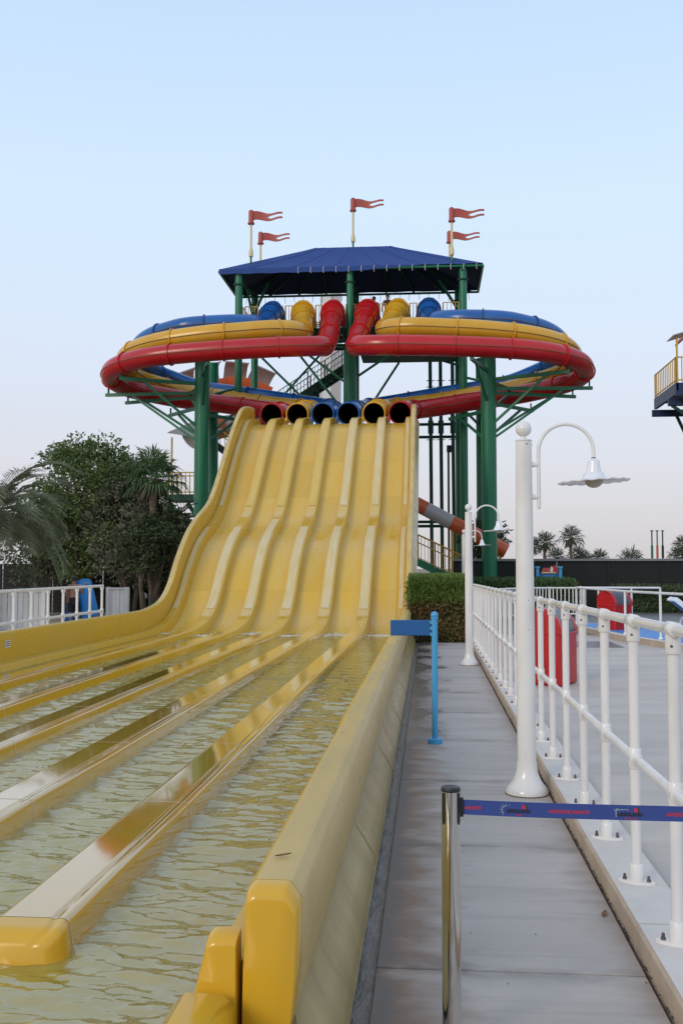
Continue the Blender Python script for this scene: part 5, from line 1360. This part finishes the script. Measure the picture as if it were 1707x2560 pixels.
person(px_ - .02, py_ + .4, .02, 1.08, 'smaller bather with navy trunks walking left of the mat carrier', dict(la=((-.15, .0, .66), (-.15, .04, .53), (-.145, .06, .48), (-.14, .075, .45)), ra=((.14, .02, .66), (.15, .08, .55), (.15, .10, .50), (.148, .11, .47)), **legs), .2, cloth='darkblue')
person(px_ + .25, py_, .02, 1.36, 'bare backed bather in black trunks carrying a big blue mat', dict(la=((-.165, -.01, .67), (-.21, .0, .54), (-.225, .01, .49), (-.23, .02, .46)), ra=((.155, .03, .68), (.175, .12, .60), (.19, .17, .62), (.20, .19, .64)), **legs), .1, cloth='trunks')
def riding_mat(x, y, z, ang, tilt, w, h, label):
    th = thing('riding_mat', label, 'mat', (x, y, z), 'blue riding mats carried by the bathers')
    n = 16; prof_ = [(-w / 2, 0), (w / 2, 0), (w / 2, h * .82)] + [(w / 2 * cos(a), h * .82 + w / 2 * .55 * sin(a)) for a in [pi * k / 10 for k in range(1, 10)]] + [(-w / 2, h * .82)]
    mb = MB(); mb.rings([[(x + a * q, y + t, z + b * q + (1 - q) * h / 2) for a, b in prof_] for t, q in ((-.045, .96), (-.03, 1), (.03, 1), (.045, .96))]); part('foam_slab', mb, M['mat_blue'], th, 50)
    for s in (-1, 1):
        mb = MB(); mb.tube([(x + s * w * .22 - .07, y - .05, z + h * .80), (x + s * w * .22, y - .08, z + h * .83), (x + s * w * .22 + .07, y - .05, z + h * .80)], .012, 6); part('handle', mb, M['print_pale'], th)
    th.rotation_euler = (tilt, ang, 0); return th
riding_mat(px_ + .66, py_ + .16, .30, radians(-13), radians(4), .46, 1.10, 'big blue riding mat held upright at the shoulder of the front bather')
riding_mat(px_ + .10, py_ + .22, .12, radians(10), radians(-4), .36, .75, 'smaller blue riding mat hanging between the two bathers')
pose0 = dict(la=((-.15, .0, .66), (-.15, .04, .53), (-.145, .06, .48), (-.14, .075, .45)), ra=((.15, .0, .66), (.16, .05, .54), (.16, .08, .50), (.155, .09, .47)), **legs)
person(XM + 1.58, 44.2, 12.03, 1.5, 'dark clothed attendant standing between the tower tubes on the right', pose0, pi, top='shirt', cloth='trunks')
person(XM + .95, 44.9, 12.03, 1.62, 'rider in a red top behind the right red tube entry', pose0, pi, top='shirtred', cloth='trunks')

# ------------------------------------------------------------------ small litter
R = random.Random(77)
def dead_leaf(x, y, z, L, a, label):
    mb = MB(); d = Vector((cos(a), sin(a), 0)); s = Vector((-d.y, d.x, 0)); c = Vector((x, y, z)); rs = []
    for t in (0, .15, .35, .6, .85, 1):
        w = L * .17 * sin(pi * min(1, t * .9 + .05)); u = .004 + .006 * t * t
        rs.append([c + d * (L * (t - .5)) - s * w + Vector((0, 0, u + .004)), c + d * (L * (t - .5)) + Vector((0, 0, u)), c + d * (L * (t - .5)) + s * w + Vector((0, 0, u + .004))])
    mb.rings(rs, closed=False); single('dead_leaf', mb, M['leaf_dead'], label, 'leaf', loc=(x, y, z), smooth=60)
dead_leaf(-.47, 3.33, .668, .052, .25, 'dry brown leaf lying on top of the slide wall\'s near end')
dead_leaf(.80, 4.9, .002, .07, 1.2, 'dry leaf lying on the path beside the kerb')
mb = MB()
for k in range(40):
    y = R.uniform(2, 20); x = R.uniform(-.2, .84); l = R.uniform(.002, .007)
    mb.box(x, x + l, y, y + l * R.uniform(.3, 1.2), .0025, .005)
for k in range(9):
    y = R.uniform(3.2, 9); x = R.uniform(-.55, -.46); l = R.uniform(.002, .007)
    mb.box(x, x + l, y, y + l * R.uniform(.4, 1.5), .668, .671)
single('grit', mb, M['joint'], kind='stuff', smooth=0)
